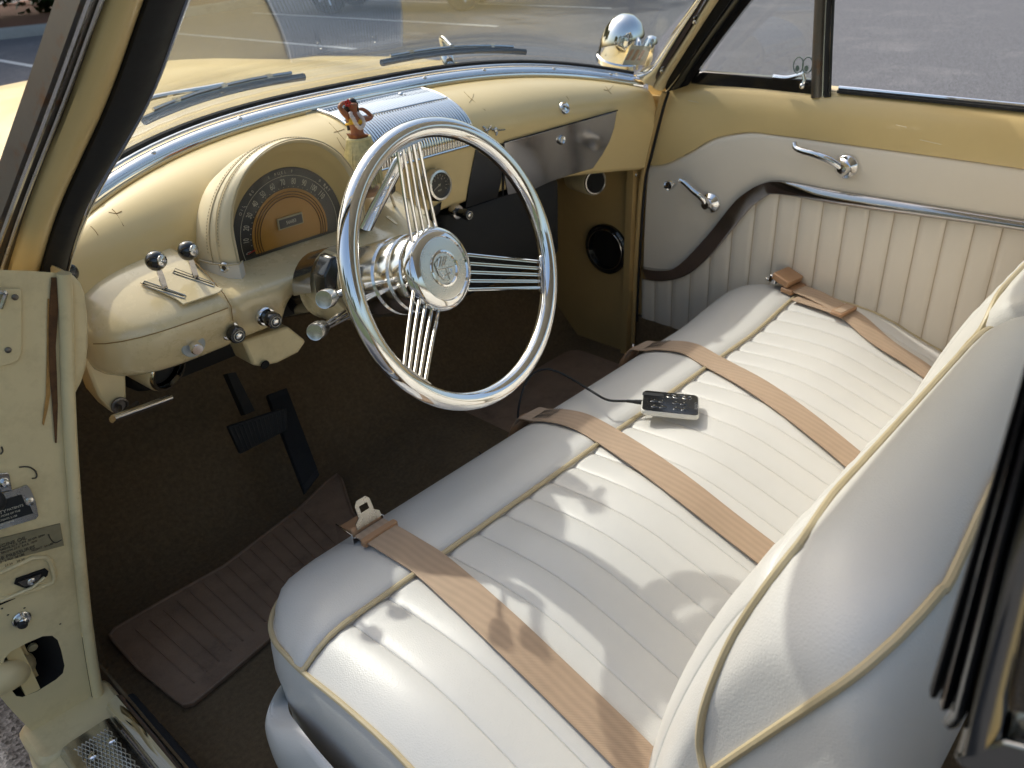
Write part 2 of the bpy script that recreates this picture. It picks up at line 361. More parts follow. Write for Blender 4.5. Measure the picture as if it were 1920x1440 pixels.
def shrub(loc, r, label, seed, count=9000):
    o = empty('shrub', loc, label, 'shrub', 'dark shrubs in the bed behind the kerb'); L = Vector(loc); b = MB()
    for k in range(7):
        a = k * 2.4; b.tube(catmull([L, L + Vector((cos(a) * r[0] * .25, sin(a) * r[1] * .25, r[2] * .7)), L + Vector((cos(a) * r[0] * .6, sin(a) * r[1] * .6, r[2] * 1.3))], 4), lambda t: .022 * (1.1 - t), 'bark', 5)
    build('stem', b, o); f = MB(); foliage(f, L + Vector((0, 0, r[2] * .8)), r, count, .12, seed=seed); build('foliage', f, o, smooth=0)
shrub((3.4, 18.2, .13), (1.7, .9, .95), 'dense dark green shrub at the left end of the bed, behind the kerb', 3)
shrub((5.9, 18.2, .13), (1.7, .9, .95), 'dense dark green shrub nearest the windscreen pillar, behind the kerb', 4)
shrub((7.8, 19.4, .13), (1.2, 1.0, .85), 'dense dark green shrub behind the curve of the kerb', 5)
def tree(loc, h, r, label, seed, count=7000, leaf=.17, group='trees along the lawn on the driver side'):
    o = empty('tree', loc, label, 'tree', group); L = Vector(loc); b = MB(); rnd = random.Random(seed)
    b.tube(catmull([L - Vector((0, 0, .05)), L + Vector((.05, 0, h * .25)), L + Vector((-.08, .1, h * .55)), L + Vector((.1, 0, h * .85))], 5), lambda t: .17 * (1 - .8 * t), 'bark', 10)
    for k in range(9):
        a = k * 2.4 + seed; z = h * (.35 + .05 * k); e = L + Vector((cos(a) * r * .7, sin(a) * r * .7, z + r * .55))
        b.tube(catmull([L + Vector((0, 0, z)), lerp(L + Vector((0, 0, z)), e, .5) + Vector((0, 0, .1)), e], 4), lambda t: .06 * (1.05 - t), 'bark', 6)
    build('trunk', b, o); f = MB(); foliage(f, L + Vector((0, 0, h * .68)), (r, r, h * .36), count, leaf, seed=seed); build('crown', f, o, smooth=0)
tree((-17.0, 3.0, 0), 6.5, 2.6, 'leafy tree on the lawn level with the car bonnet', 11)
tree((-16.4, -4.6, 0), 7.0, 2.8, 'leafy tree on the lawn level with the car rear seat', 12)
tree((-17.6, -11.0, 0), 6.0, 2.4, 'leafy tree on the lawn behind the car', 13)

for k, (x, y, hh, rr, lb) in enumerate(((1.8, 20.2, 9.5, 4.6, 'tall shade tree in the bed behind the kerb, left of the bonnet'), (7.6, 22.0, 9.5, 4.8, 'tall shade tree behind the curve of the kerb'), (14.5, 20.5, 10, 4.6, 'tall shade tree beyond the parked car'), (-5.5, 19.5, 9, 4.2, 'tall shade tree at the far left of the bed'))):
    tree((x, y, .1), hh, rr, lb, 21 + k, 9000, .30, 'tall trees shading the far side of the lot')
# ------------------------------------------------ parked car at the far side of the lane
def parked_car(loc, rz, label):
    o = empty('parked_car', loc, label, 'car'); T = Matrix.Translation(Vector(loc)) @ Matrix.Rotation(rz, 4, 'Z')
    def tr(p): return T @ Vector(p)
    Lh, Wd = 2.3, .90
    # body: stations along its length (x), half outline in (y,z)
    st = [(-2.3, .55, .80, .50), (-2.2, .38, .95, .70), (-1.6, .30, 1.02, .88), (-.6, .28, 1.04, .90), (.7, .28, 1.02, .90), (1.5, .30, .96, .88), (2.15, .38, .82, .74), (2.3, .50, .68, .52)]
    rings = []
    for x, z0, z1, w in st:
        hw = w * Wd / .9
        rings.append([tr((x, y, z)) for y, z in ((-hw * .92, z0), (-hw, z0 + .12), (-hw, z1 - .16), (-hw * .93, z1), (0, z1 + .03), (hw * .93, z1), (hw, z1 - .16), (hw, z0 + .12), (hw * .92, z0), (0, z0))])
    b = MB(); b.loft(rings, 'car_paint_grey'); body = build('body', b, o, subsurf=1)
    rings = []
    for x, z, w in ((-2.05, 1.0, .80), (-1.5, 1.5, .66), (-.9, 1.62, .64), (.2, 1.62, .65), (.95, 1.04, .78)):
        rings.append([tr((x, -w, min(z, 1.0))), tr((x, -w * .9, z)), tr((x, w * .9, z)), tr((x, w, min(z, 1.0)))])
    b = MB(); b.loft(rings, 'car_glass'); build('cabin', b, o)
    b = MB(); b.sheet([[tr((x, y, 1.635)) for y in (-.56, 0, .56)] for x in (-1.45, -.6, .15)], 'car_paint_grey', (0, 0, -.03)); build('roof', b, o)
    for x in (-1.27, 1.27):
        for sy in (-1, 1):
            c = tr((x, sy * .78, .33)); ax = (T.to_3x3() @ Vector((0, sy, 0))); b = MB()
            b.lathe([(.20, -.10), (.31, -.11), (.335, -.06), (.335, .06), (.31, .11), (.20, .10)], c, ax, 'tyre', 28); w = build('wheel', b, o)
            b = MB(); b.lathe([(.205, -.02), (.205, .085), (.19, .095), (.17, .07), (.06, .075), (.05, .10), (0.001, .105)], c, ax, 'chrome', 24)
            for k in range(5):
                a = 2 * pi * k / 5; e1 = T.to_3x3() @ Vector((cos(a), 0, sin(a))); b.tube([c + ax * .085 + e1 * .04, c + ax * .10 + e1 * .19], .022, 'chrome', 6)
            build('rim', b, w)
    b = MB()
    for sy in (-1, 1): b.rbox(tr((2.26, sy * .55, .66)), (.10, .06, .03), .03, 'white_plastic', basis(T.to_3x3() @ Vector((1, 0, 0))))
    build('headlight', b, o)
    b = MB(); b.rbox(tr((2.2, 0, .40)), (.75, .07, .10), .05, 'rubber', basis(T.to_3x3() @ Vector((1, 0, 0)))); build('bumper', b, o)
parked_car((10.3, 13.2, 0), radians(-55.9), 'grey car with bright wheels parked across the lane beyond the windscreen')
# ================================================================== the vintage car
from mathutils.geometry import tessellate_polygon
car = empty('vintage_car', (0, 1.0, 0), 'cream vintage car seen through its open driver door, with white bench seat', 'car')
def holed(mb, outer, holes, m, depth=None, wall=None, back=None):
    loops = [[Vector(p) for p in outer]] + [[Vector(p) for p in h] for h in holes]
    V = [p for l in loops for p in l]; mb.add(V, [list(t) for t in tessellate_polygon(loops)], m)
    if depth is not None:
        d = Vector(depth)
        for h in loops[1:]:
            n = len(h); mb.add(h + [p + d for p in h], [[i, (i + 1) % n, n + (i + 1) % n, n + i] for i in range(n)], wall)
            mb.add([p + d for p in h], [list(range(n))], back)
def poly_at(pts, x):
    """interpolate a polyline of (x, y) pairs"""
    if pts[0][0] > pts[-1][0]: pts = pts[::-1]
    if x <= pts[0][0]: return pts[0][1]
    for (a, b), (c, d) in zip(pts, pts[1:]):
        if x <= c: return b + (d - b) * (x - a) / (c - a)
    return pts[-1][1]
def bw(x): return 1 - min(1.0, abs(x / .73)) ** 3
def Yb(x): return 1.22 + .18 * bw(x)
def Zb(x): return 1.06 + .07 * bw(x)

# ---- bonnet, fenders, outer body
CREST = [(1.2, 1.09), (1.45, 1.10), (1.8, 1.115), (2.2, 1.115), (2.6, 1.09), (2.9, 1.05), (3.15, .97), (3.35, .82), (3.48, .6), (3.52, .42)]
def hood_z(x, y):
    zc = poly_at(CREST, y); a = abs(x)
    if a < .62: return zc - .07 * (a / .62) ** 2.2
    if a < .80: return zc - .07 + .012 * sin(pi * (a - .62) / .18)
    return zc - .07 - .55 * ((a - .80) / .17) ** 2.2
b = MB(); rows = []
xs = [-.97, -.955, -.93, -.90, -.86, -.82, -.78, -.72, -.66, -.62] + [-.55 + .11 * k for k in range(11)] + [.62, .66, .72, .78, .82, .86, .90, .93, .955, .97]
for i in range(31):
    t = (i / 30) ** 1.1; row = []
    for x in xs:
        y = lerp(Yb(x) + .035, 3.5 - .25 * abs(x) ** 2, t); z = hood_z(x, y); k = max(0, 1 - t / .12); z = lerp(z, min(z, Zb(x) - .01), k * k); row.append((x, y, z))
    rows.append(row)
b.grid(rows, 'cream'); build('bonnet', b, car, smooth=60)
for sx in (-1, 1):                    # front fender sides, with wheel opening, and front wheels
    b = MB(); out = [(1.12, .25), (1.10, .5), (1.12, .62)] + [(y, .62) for y in (1.5, 2.0, 2.6, 3.1)] + [(3.3, .55), (3.32, .3), (2.95, .25)] + [(2.55 + .40 * cos(a), .34 + .36 * sin(a)) for a in [pi * k / 10 for k in range(11)]] + [(2.1, .25)]
    b.prism([(sx * .985, y, z) for y, z in out], (-sx * .02, 0, 0), 'cream'); build('fender', b, car)
    c = Vector((sx * .83, 2.55, .34)); w = MB(); w.lathe([(.19, -.09), (.31, -.10), (.34, -.05), (.34, .05), (.31, .10), (.19, .09)], c, (sx, 0, 0), 'tyre', 28); wo = build('wheel', w, car)
    w = MB(); w.lathe([(.19, .0), (.19, .085), (.15, .10), (.09, .125), (.01, .13)], c, (sx, 0, 0), 'chrome', 28); build('hubcap', w, wo)

# ---- windscreen: chrome garnish strip, rubber gasket, glass, header
def base(x, dy=0, dz=0): return Vector((x, Yb(x) + dy, Zb(x) + dz))
XS = [-.725 + 1.45 * k / 48 for k in range(49)]
b = MB(); b.sheet([[base(x, dy, dz) for x in XS] for dy, dz in ((-.001, -.012), (0, .0), (.007, .007), (.016, .011), (.020, .010))], 'chrome', (0, .002, -.006)); trim = build('windscreen_trim', b, car, smooth=50)
b = MB(); b.tube([base(x, .024, .0135) for x in XS], .0035, 'chrome', 8); build('trim_bead', b, trim)
b = MB(); b.tube([base(x, .033, .018) for x in XS], .007, 'rubber', 8); build('gasket', b, trim)
for x in (-.62, -.49, -.30, .16, .33, .52, .66):
    b = MB(); b.lathe([(.0042, 0), (.0042, .0012), (.0028, .0022), (.0005, .0024)], base(x, .009, .0078), (0, -.45, .9), 'screw', 12); build('screw', b, trim)
for x0, x1 in ((-.70, -.165), (.15, .70)):
    b = MB(); b.tube([base(lerp(x0, x1, k / 20), -.004, -.010) for k in range(21)], .0035, 'cream', 6); build('dash_lip', b, trim)
def head(x, dy=0, dz=0): t = x / .73; return Vector((x * .865, .68 + .04 * (1 - t * t) + dy, 1.505 + .015 * (1 - t * t) + dz))
b = MB(); b.sheet([[lerp(base(x, .033, .019), head(x), k / 10) + Vector((0, .03 * sin(pi * k / 10), .02 * sin(pi * k / 10))) for x in XS[::2]] for k in range(11)], 'windscreen_glass', (0, .0035, .0035)); build('windscreen', b, car, smooth=60)
# inspection sticker on the inside of the glass
c0 = PY(1195, 105, 1.2); A = [PY(u, v, 1.262) for u, v in ((1183, 85), (1221, 88), (1208, 122), (1166, 122))]
b = MB(); b.prism(A, (0, -.0006, .0004), 'sticker_paper'); st = build('sticker', b, car, smooth=0, label='small faded paper sticker in the lower corner of the windscreen')
for k, (u0, u1) in enumerate(((.12, .26), (.38, .52), (.64, .78))):
    q = [lerp(A[0], A[1], u0), lerp(A[0], A[1], u1), lerp(A[3], A[2], u1 - .12), lerp(A[3], A[2], u0 - .12)]; q = [lerp(q[0], q[3], .2), lerp(q[1], q[2], .2), lerp(q[1], q[2], .75), lerp(q[0], q[3], .75)]
    b = MB(); b.prism([p + Vector((0, -.0012, .0004)) for p in q], (0, -.0004, 0), 'sticker_orange'); build('print', b, st, smooth=0)

# wipers lying outside along the base of the glass
def wiper(x0, x1, px):
    b = MB(); P = [base(lerp(x0, x1, k / 14), 0.075, .040 + .004 * sin(pi * k / 14)) for k in range(15)]
    b.tube(P, .0075, 'rubber', 6); w = build('wiper', b, car)
    b = MB(); b.tube([p + Vector((0, .004, .010)) for p in P[1:-1]], .0035, 'chrome_worn', 6)
    for k in (3, 7, 11): b.box(P[k] + Vector((0, .004, .008)), (.006, .004, .006), 'chrome_worn')
    build('blade_frame', b, w)
    b = MB(); m = P[7] + Vector((0, .004, .012)); q = base(px, .12, .03); b.tube(catmull([q, lerp(q, m, .4) + Vector((0, .02, .03)), m], 6), lambda t: .007 - .003 * t, 'chrome', 8)
    b.lathe([(.016, -.02), (.016, .004), (.010, .012), (.001, .014)], q, (0, .3, .95), 'chrome', 14); build('wiper_arm', b, w)
wiper(-.46, -.10, -.60); wiper(.10, .50, .32)

# ---- left windscreen pillar (outer channel, painted face, rubber seal, chrome inner edge)
pa, pb = Vector((-.74, 1.171, 1.032)), Vector((-.66, .835, 1.372)); pn = (pb - pa).cross(Vector((1, 0, 0))).normalized()
if pn.dot(CAM - pa) < 0: pn = -pn
def pill(u, v): return PP(u, v, pa, pn)
def extend(pts):      # carry a strip on past the top of the photograph towards the roof
    a, b_ = pts[0], pts[1]; d = (a - b_).normalized(); return [a + d * .26, a + d * .12] + pts
bd = [[(151, 0), (86, 180), (19, 360), (-22, 470), (-40, 520)], [(197, 0), (132, 180), (60, 360), (25, 470), (8, 530)], [(260, 0), (196, 180), (115, 360), (84, 450), (66, 515)], [(328, 0), (262, 180), (160, 360), (125, 455), (112, 515)], [(347, 0), (274, 180), (178, 360), (139, 455), (124, 505)]]
bd = [catmull(extend([pill(u, v) for u, v in l]), 6) for l in bd]
pil = None
for k, (nm, m, bulge, off) in enumerate((('door_channel', 'pot_metal', .004, 0), ('pillar_face', 'cream', .010, .006), ('pillar_seal', 'rubber', .007, .012), ('pillar_trim', 'chrome', .006, .006))):
    A, B = bd[k], bd[k + 1]; rows = []
    for j in range(9):
        t = j / 8; rows.append([lerp(a, c, t) + pn * (off + bulge * sin(pi * t)) for a, c in zip(A, B)])
    b = MB(); b.sheet(rows, m, -pn * .03); o = build(nm, b, car if pil is None else pil, smooth=50)
    if pil is None: o.name = 'windscreen_pillar'; pil = o
b = MB(); b.loft([[p, p + Vector((.012, .02, .01)), p + Vector((.004, .05, .04)), p + Vector((-.05, .05, .04))] for p in bd[3]], 'cream'); build('pillar_core', b, pil)
b = MB(); b.tube([lerp(a, c, .62) + pn * .006 for a, c in zip(bd[0], bd[1])], .0022, 'brushed', 6); build('channel_bead', b, pil)
b = MB(); b.tube([lerp(a, c, .18) + pn * .005 for a, c in zip(bd[0], bd[1])], .003, 'chrome_worn', 6); build('channel_bead', b, pil)
b = MB(); b.ball(pill(120, 520) + pn * .01, (.014, .010, .016), 'rubber'); b.ball(pill(128, 502) + pn * .008, (.010, .006, .012), 'black_gloss'); build('seal_foot', b, pil)

# ---- right windscreen pillar, seen from inside
def rx(u, v, off=0):
    n_ = Vector((1, 0, .33)); return PP(u, v, Vector((.73, 1.17, 1.05)) - Vector((off, 0, 0)), n_)
rl = [[(1305, 0), (1262, 62), (1226, 118), (1205, 132), (1196, 136)], [(1331, 0), (1289, 68), (1248, 132), (1234, 152), (1230, 160)], [(1347, 0), (1300, 72), (1256, 142), (1248, 158), (1246, 166)], [(1371, 0), (1322, 70), (1276, 138), (1266, 152), (1250, 172)], [(1409, 0), (1358, 66), (1312, 128), (1300, 146), (1290, 160)]]
rl = [catmull(extend([rx(u, v) for u, v in l]), 6) for l in rl]; rp = None; ni = Vector((-1, 0, -.33)).normalized()
for k, (nm, m, bulge, off) in enumerate((('windscreen_pillar', 'chrome', .008, .008), ('pillar_face', 'cream_jamb', .006, .010), ('pillar_seal', 'black_matte', .002, -.004), ('vent_frame', 'black_gloss', .004, .0))):
    rows = [[lerp(a, c, j / 8) + ni * (off + bulge * sin(pi * j / 8)) for a, c in zip(rl[k], rl[k + 1])] for j in range(9)]
    b = MB(); b.sheet(rows, m, -ni * .03); o = build(nm, b, car if rp is None else rp, smooth=50)
    if rp is None: rp = o
b = MB(); b.tube([p + ni * .004 for p in rl[3]], .0018, 'chrome', 6); build('pillar_bead', b, rp)
b = MB(); b.tube([p + ni * .012 for p in rl[1]], .0012, 'dark_chrome', 6); build('pillar_bead', b, rp)
for u, v in ((1310, 36), (1248, 128)):
    b = MB(); b.lathe([(.005, 0), (.005, .0015), (.003, .003), (.0005, .0032)], rx(u, v) + ni * .016, ni, 'screw', 12); build('screw', b, rp)

# ---- spotlight outside the right pillar
so_ = PX(1166, 95, .93); b = MB(); ax = Vector((-.12, -.25, 1)).normalized()
b.lathe([(.001, .098), (.02, .095), (.04, .082), (.056, .055), (.064, .02), (.066, -.012), (.070, -.016), (.070, -.028), (.064, -.034), (.05, -.05), (.02, -.062), (.001, -.064)], so_, ax, 'chrome', 32)
sp = build('spotlight', b, car, label='chrome bullet spotlight outside the far windscreen pillar')
b = MB(); p2 = PX(1218, 96, .93); b.lathe([(.001, .042), (.012, .038), (.021, .02), (.024, 0), (.021, -.02), (.012, -.04), (.008, -.09)], p2, ax, 'chrome', 20); build('spotlight_pivot', b, sp)
b = MB(); b.tube(catmull([so_ - ax * .055, so_ - ax * .09 + Vector((-.02, 0, 0)), Vector((.80, 1.40, .98))], 5), .011, 'chrome', 10); build('spotlight_arm', b, sp)

# ---- passenger door
XD = .74
bord = [(p.y, p.z) for p in [PX(u, v, XD) for u, v in ((1212, 312), (1245, 308), (1290, 287), (1340, 259), (1400, 248), (1440, 251), (1560, 267), (1920, 317))]] + [(.15, .966), (0, .966)]
bord[0] = (1.22, bord[0][1])
ctop = [(p.y, p.z) for p in [PX(u, v, XD) for u, v in ((1194, 497), (1240, 504), (1275, 496), (1330, 440), (1378, 380), (1400, 360), (1430, 343), (1470, 338), (1600, 361), (1920, 411))]] + [(.15, .882), (0, .882)]
cbot = [(p.y, p.z) for p in [PX(u, v, XD) for u, v in ((1194, 521), (1240, 527), (1290, 515), (1340, 471), (1400, 398), (1430, 373), (1460, 364), (1600, 388), (1920, 432))]] + [(.15, .858), (0, .858)]
def smooth_poly(p, n=8): return [(q.x, q.y) for q in catmull([(a, c, 0) for a, c in p], n)]
bord, ctop, cbot = smooth_poly(bord), smooth_poly(ctop), smooth_poly(cbot)
ys = [1.205 - 1.205 * k / 90 for k in range(91)]
def door_edge(z): return 1.165 + .25 * max(0, 1.047 - z) if z > .86 else 1.213
b = MB(); b.box((.79, .605, .67), (.028, .628, .41), 'cream'); door = build('passenger_door', b, car)
rows = []
for y in ys:
    z0 = poly_at(bord, y); row = []
    for t, dx in ((0, .012), (.001, .0), (.15, -.002), (.5, .001), (.75, .005), (.88, .012), (.96, .022), (1, .034)):
        z = lerp(z0, 1.083, t); row.append((XD + dx, min(y, door_edge(z)), z))
    rows.append(row)
b = MB(); b.sheet(rows, 'cream', (.012, 0, -.002)); build('door_top', b, door, smooth=50)
rows = []
for y in ys:
    z0, z1 = poly_at(ctop, y) - .015, poly_at(bord, y); rows.append([(XD + dx, min(y, door_edge(lerp(z0, z1, t))), lerp(z0, z1, t)) for t, dx in ((0, 0), (.3, -.004), (.6, -.0045), (.9, -.002), (.97, .001), (1, .006))])
b = MB(); b.sheet(rows, 'door_vinyl', (.012, 0, 0)); build('door_panel', b, door, smooth=50)
rows = []
for y in ys:
    za, zb_ = poly_at(cbot, y), poly_at(ctop, y); w_ = zb_ - za
    rows.append([(XD - .002 - .014 * lerp(sqrt(max(0, 1 - ((t - .38) / (.38 if t < .38 else .62)) ** 2)), (0 if t in (0, 1) else (.2 + .8 * t)), min(1, max(0, (y - .74) / .12))), y, lerp(za, zb_, t)) for t in (0, .03, .1, .2, .3, .38, .5, .65, .8, .9, .97, 1)])
b = MB(); b.sheet(rows, 'dark_chrome', (.006, 0, 0)); build('chrome_moulding', b, door, smooth=60)
seams = [1.213, 1.168, 1.113, 1.058, 1.003, .948, .893, .836, .781, .727, .673, .621, .568, .514, .461, .407, .355, .30, .246, .19, .135, .08, .02]
for ya, yb in zip(seams, seams[1:]):
    rows = []
    for j in range(9):
        t = j / 8; y = lerp(ya, yb, t); zt = poly_at(cbot, y) + .006; bul = .0045 * (1 - abs(2 * t - 1) ** 4)
        rows.append([(XD + .006 - bul * (.6 if q in (0, 1) else 1), y - (.006 * (1 - q)), lerp(.405, zt, q)) for q in (0, .06, .25, .5, .75, .94, 1)])
    b = MB(); b.sheet(rows, 'door_vinyl', (.008, 0, 0)); build('pleat', b, door, smooth=60)
for y in seams[1:-1]:
    b = MB(); zt = poly_at(cbot, y); b.tube([(XD + .0035, y - .006 * (1 - q), lerp(.41, zt, q)) for q in (0, .3, .7, 1)], .0008, 'door_piping', 5); build('seam', b, door)
b = MB(); b.sheet([[(XD - .001, y, z) for z in (.28, .35, .41)] for y in (1.226, .8, .4, 0)], 'carpet', (.02, 0, 0)); build('carpet_strip', b, door)
# bright scratches on the painted top
for u, v, l in ((1745, 266, 20), (1690, 236, 10), (1300, 190, 9)):
    b = MB(); b.tube([PX(u - l, v - l * .2, XD - .0032), PX(u + l, v + l * .25, XD - .0032)], .0006, 'stitch', 4); build('scratch', b, door)
def crank(name, hub_px, path_px, knob=None):
    h = PX(*hub_px, XD - .004); b = MB(); ins = Vector((-1, 0, 0))
    b.lathe([(.027, -.004), (.027, .004), (.024, .008), (.018, .012), (.012, .024), (.010, .030), (.001, .031)], h, ins, 'chrome', 24); o = build(name, b, door)
    P = catmull([h + ins * .022] + [PX(u, v, XD - .004 - d) for u, v, d in path_px], 6); b = MB()
    b.tube(P, lambda t: .0085 - .0035 * abs(t - .25), 'chrome', 12); build('lever', b, o)
    if knob:
        k0 = PX(knob[0], knob[1], XD - .045); b = MB(); b.lathe([(.007, -.008), (.009, 0), (.012, .012), (.0125, .026), (.0115, .028), (.0095, .022), (.002, .020)], k0, ins, 'chrome', 18); build('knob', b, o)
crank('door_handle', (1588, 312), [(1560, 302, .030), (1530, 290, .034), (1505, 283, .034), (1492, 277, .030), (1489, 268, .026)])
crank('window_crank', (1333, 380), [(1315, 370, .030), (1300, 358, .034), (1284, 343, .036), (1274, 337, .038)], (1263, 344))
# vent window, divider bar, sill
b = MB(); fr = [PX(u, v, .752) for u, v in ((1262, 153), (1300, 138), (1318, 134), (1440, 144), (1524, 150), (1524, 182), (1440, 174))]
b.prism(fr, (.022, 0, 0), 'black_gloss'); vf = build('vent_window', b, door, bevel=.003)
b = MB(); rows = [[PX(u, v, .75) for u, v in ((u0, 0 - 0), (u0 - 4, 90), (u0 - 7, 183))] for u0 in (1527, 1531, 1536, 1541, 1546)]
for r in rows:
    d = (r[0] - r[1]).normalized(); r.insert(0, r[0] + d * .22)
for j, r in enumerate(rows):
    for p in r: p.x -= (0, .006, .008, .006, 0)[j]
b.sheet(rows, 'pot_metal', (.02, 0, 0)); build('divider_bar', b, vf, smooth=50)
for u0, m, r_ in ((1549, 'chrome_worn', .0028), (1556, 'rubber', .005), (1562, 'black_gloss', .004)):
    P = [PX(u0, 0, .752), PX(u0 - 4, 90, .752), PX(u0 - 7, 182, .752)]; P.insert(0, P[0] + (P[0] - P[1]).normalized() * .22); b = MB(); b.tube(P, r_, m, 8); build('divider_seal', b, vf)
g0 = [PX(u, v, .763) for u, v in ((1408, 0), (1318, 136), (1522, 152), (1527, 0))]; d = (g0[0] - g0[1]).normalized()
b = MB(); b.prism([g0[0] + d * .18, g0[1], g0[2], g0[3] + Vector((0, 0, .21))], (.004, 0, 0), 'clear_glass'); build('vent_glass', b, vf, smooth=0)
b = MB(); b.tube(catmull([PX(u, v, .742) for u, v in ((1450, 144), (1475, 146), (1497, 141), (1506, 137))], 6), lambda t: .0055 - .002 * t, 'chrome', 8)
b.tube(catmull([PX(1506, 138, .742), PX(1508, 150, .740), PX(1504, 160, .738)], 5), .004, 'chrome', 8); b.ball(PX(1504, 161, .738), .0065, 'chrome'); build('vent_latch', b, vf)
for u in (1497, 1514):                 # round two-part decal on the vent glass
    c = PX(u, 122, .7615); b = MB(); ring = [c + Vector((0, .0115 * cos(a), .0165 * sin(a))) for a in [2 * pi * k / 24 for k in range(24)]]
    b.tube(ring, .0013, 'decal_green', 5, closed=True); dc = build('decal', b, vf)
    b = MB(); b.prism([c + Vector((-.0008, .005 * cos(a) + .001, .0065 * sin(a) - .007)) for a in [2 * pi * k / 14 for k in range(14)]], (-.0004, 0, 0), 'decal_green'); build('print', b, dc, smooth=0)
b = MB(); b.tube([(.760, y, 1.088) for y in (.74, .5, .25, 0)], .0042, 'chrome', 8); ws = build('window_sill', b, door)
b = MB(); b.sheet([[(x, y, z) for x, z in ((.752, 1.0835), (.766, 1.0865), (.79, 1.078))] for y in (.74, .4, 0)], 'rubber', (0, 0, -.006)); build('sill_seal', b, ws)

# ---- right-hand kick panel and door pillar
def kick(u, v): return PX(u, v, .715)
b = MB(); kp_ = [(1.228, .862), (1.228, .27), (1.75, .27), (1.75, .95), (1.30, .95), (1.30, .862)]
b.prism([(.715, y, z) for y, z in kp_], (.02, 0, 0), 'kick_board'); kick_o = build('kick_panel', b, car)
b = MB(); c = PX(1139, 466, .714); b.lathe([(.072, 0), (.072, .010), (.066, .014), (.056, .012), (.054, .004), (.001, .003)], c, (-1, 0, 0), 'black_gloss', 36); spk = build('speaker', b, kick_o)
b = MB(); b.tube([c + Vector((-.0135, .058 * cos(a), .058 * sin(a))) for a in [2 * pi * k / 40 for k in range(40)]], .0011, 'brushed', 5, closed=True); build('speaker_ring', b, spk)
c = PX(1114, 341, .66); ax = Vector((-.35, -.93, .08)).normalized(); b = MB(); b.lathe([(.036, -.10), (.037, 0), (.034, .004)], c, ax, 'cream_jamb', 28, cap1=False); vt = build('air_duct', b, kick_o)
b = MB(); b.lathe([(.033, -.02), (.0335, .004), (.032, .008), (.0285, .008), (.027, .002)], c, ax, 'chrome', 28, cap0=False, cap1=False); build('duct_ring', b, vt)
b = MB(); b.lathe([(.028, .0), (.028, .003), (.001, .0035)], c, ax, 'black_matte', 28); build('duct_flap', b, vt)
for u, v in ((1191, 328), (1176, 588)):
    b = MB(); b.lathe([(.006, 0), (.006, .002), (.003, .004), (.0005, .0042)], PX(u, v, .7145), (-1, 0, 0), 'chrome_worn', 12); build('screw', b, kick_o)
b = MB(); b.tube(catmull([(.733, 1.216, .40), (.733, 1.216, .6), (.733, 1.210, .80), (.732, 1.194, .88), (.732, 1.166, 1.0), (.732, 1.153, 1.045)], 6), .0042, 'rubber', 8); build('door_seal', b, car)
b = MB(); b.tube(catmull([(.724, 1.221, .33), (.724, 1.222, .6), (.724, 1.216, .80), (.722, 1.200, .88), (.722, 1.172, 1.0), (.722, 1.158, 1.045)], 6), .0065, 'kick_board', 8); build('windlace', b, car)
b = MB(); b.sheet([[(x, y, z) for x, y in ((.70, 1.226), (.735, 1.228))] for z, y in ((.27, 0), (.6, 0), (.86, 0))], 'kick_board', (0, .02, 0)); build('door_pillar', b, car)

# ---- left door jamb (hinge pillar face)
def JY(v): return lerp(1.055, 1.105, (v - 500) / 840)
def J(u, v, off=0): return PY(u, v, JY(v) - off)
redge = [(118, 512), (122, 600), (126, 740), (134, 880), (144, 1010), (158, 1150), (172, 1250), (188, 1338)]
outer = [J(u - 8, v) for u, v in redge] + [J(150, 1352), J(118, 1378), J(100, 1400), J(60, 1372), J(20, 1330), J(-40, 1260), J(-170, 1180), J(-170, 900), J(-150, 700), J(-90, 560), J(-30, 505), J(60, 508)]
hole = [J(u, v) for u, v in ((6, 1252), (8, 1236), (20, 1222), (50, 1206), (80, 1193), (98, 1192), (108, 1200), (115, 1220), (121, 1248), (118, 1262), (105, 1274), (70, 1296), (42, 1307), (30, 1305), (12, 1280))]
b = MB(); holed(b, outer, [hole], 'cream_jamb', (-.02, .07, .0), 'dark_cavity', 'dark_cavity'); jamb = build('hinge_pillar', b, car, smooth=30)  # hole walls and back coloured near-black for the shade inside
b = MB(); b.prism([p + Vector((0, .09, 0)) for p in outer], (0, .02, 0), 'cream_jamb'); build('pillar_inner', b, jamb)
b = MB(); b.tube(catmull([J(u + 2, v, .004) for u, v in redge], 6), .0085, 'cream_jamb', 10); build('windlace', b, jamb)
b = MB(); b.tube(catmull([J(u - 7, v, .003) for u, v in redge[1:]], 6), .0022, 'rubber', 6); build('seal_line', b, jamb)
# perished strip with rust beside the seal
L_ = [(96, 520), (93, 560), (91, 620), (92, 690), (97, 750), (103, 830)]; R_ = [(106, 520), (110, 560), (108, 590), (104, 650), (106, 700), (108, 760), (106, 830)]
b = MB(); b.prism([J(u, v, .0015) for u, v in L_] + [J(u, v, .0015) for u, v in R_[::-1]], (0, -.001, 0), 'rust'); build('rust_strip', b, jamb, smooth=0)
b = MB(); b.prism([J(u, v, .0008) for u, v in ((89, 560), (92, 560), (91, 640), (94, 740), (89, 768), (82, 798), (79, 795), (86, 740), (88, 640))], (0, -.0006, 0), 'rust_stain'); build('rust_stain', b, jamb, smooth=0)
for q in ([(36, 876), (48, 875), (58, 877), (66, 883), (69, 891), (67, 896), (60, 897)], [(3, 838), (5, 846), (1, 852)]):
    b = MB(); b.tube(catmull([J(u, v, .001) for u, v in q], 5), .0010, 'print_dark', 5); build('scuff', b, jamb)
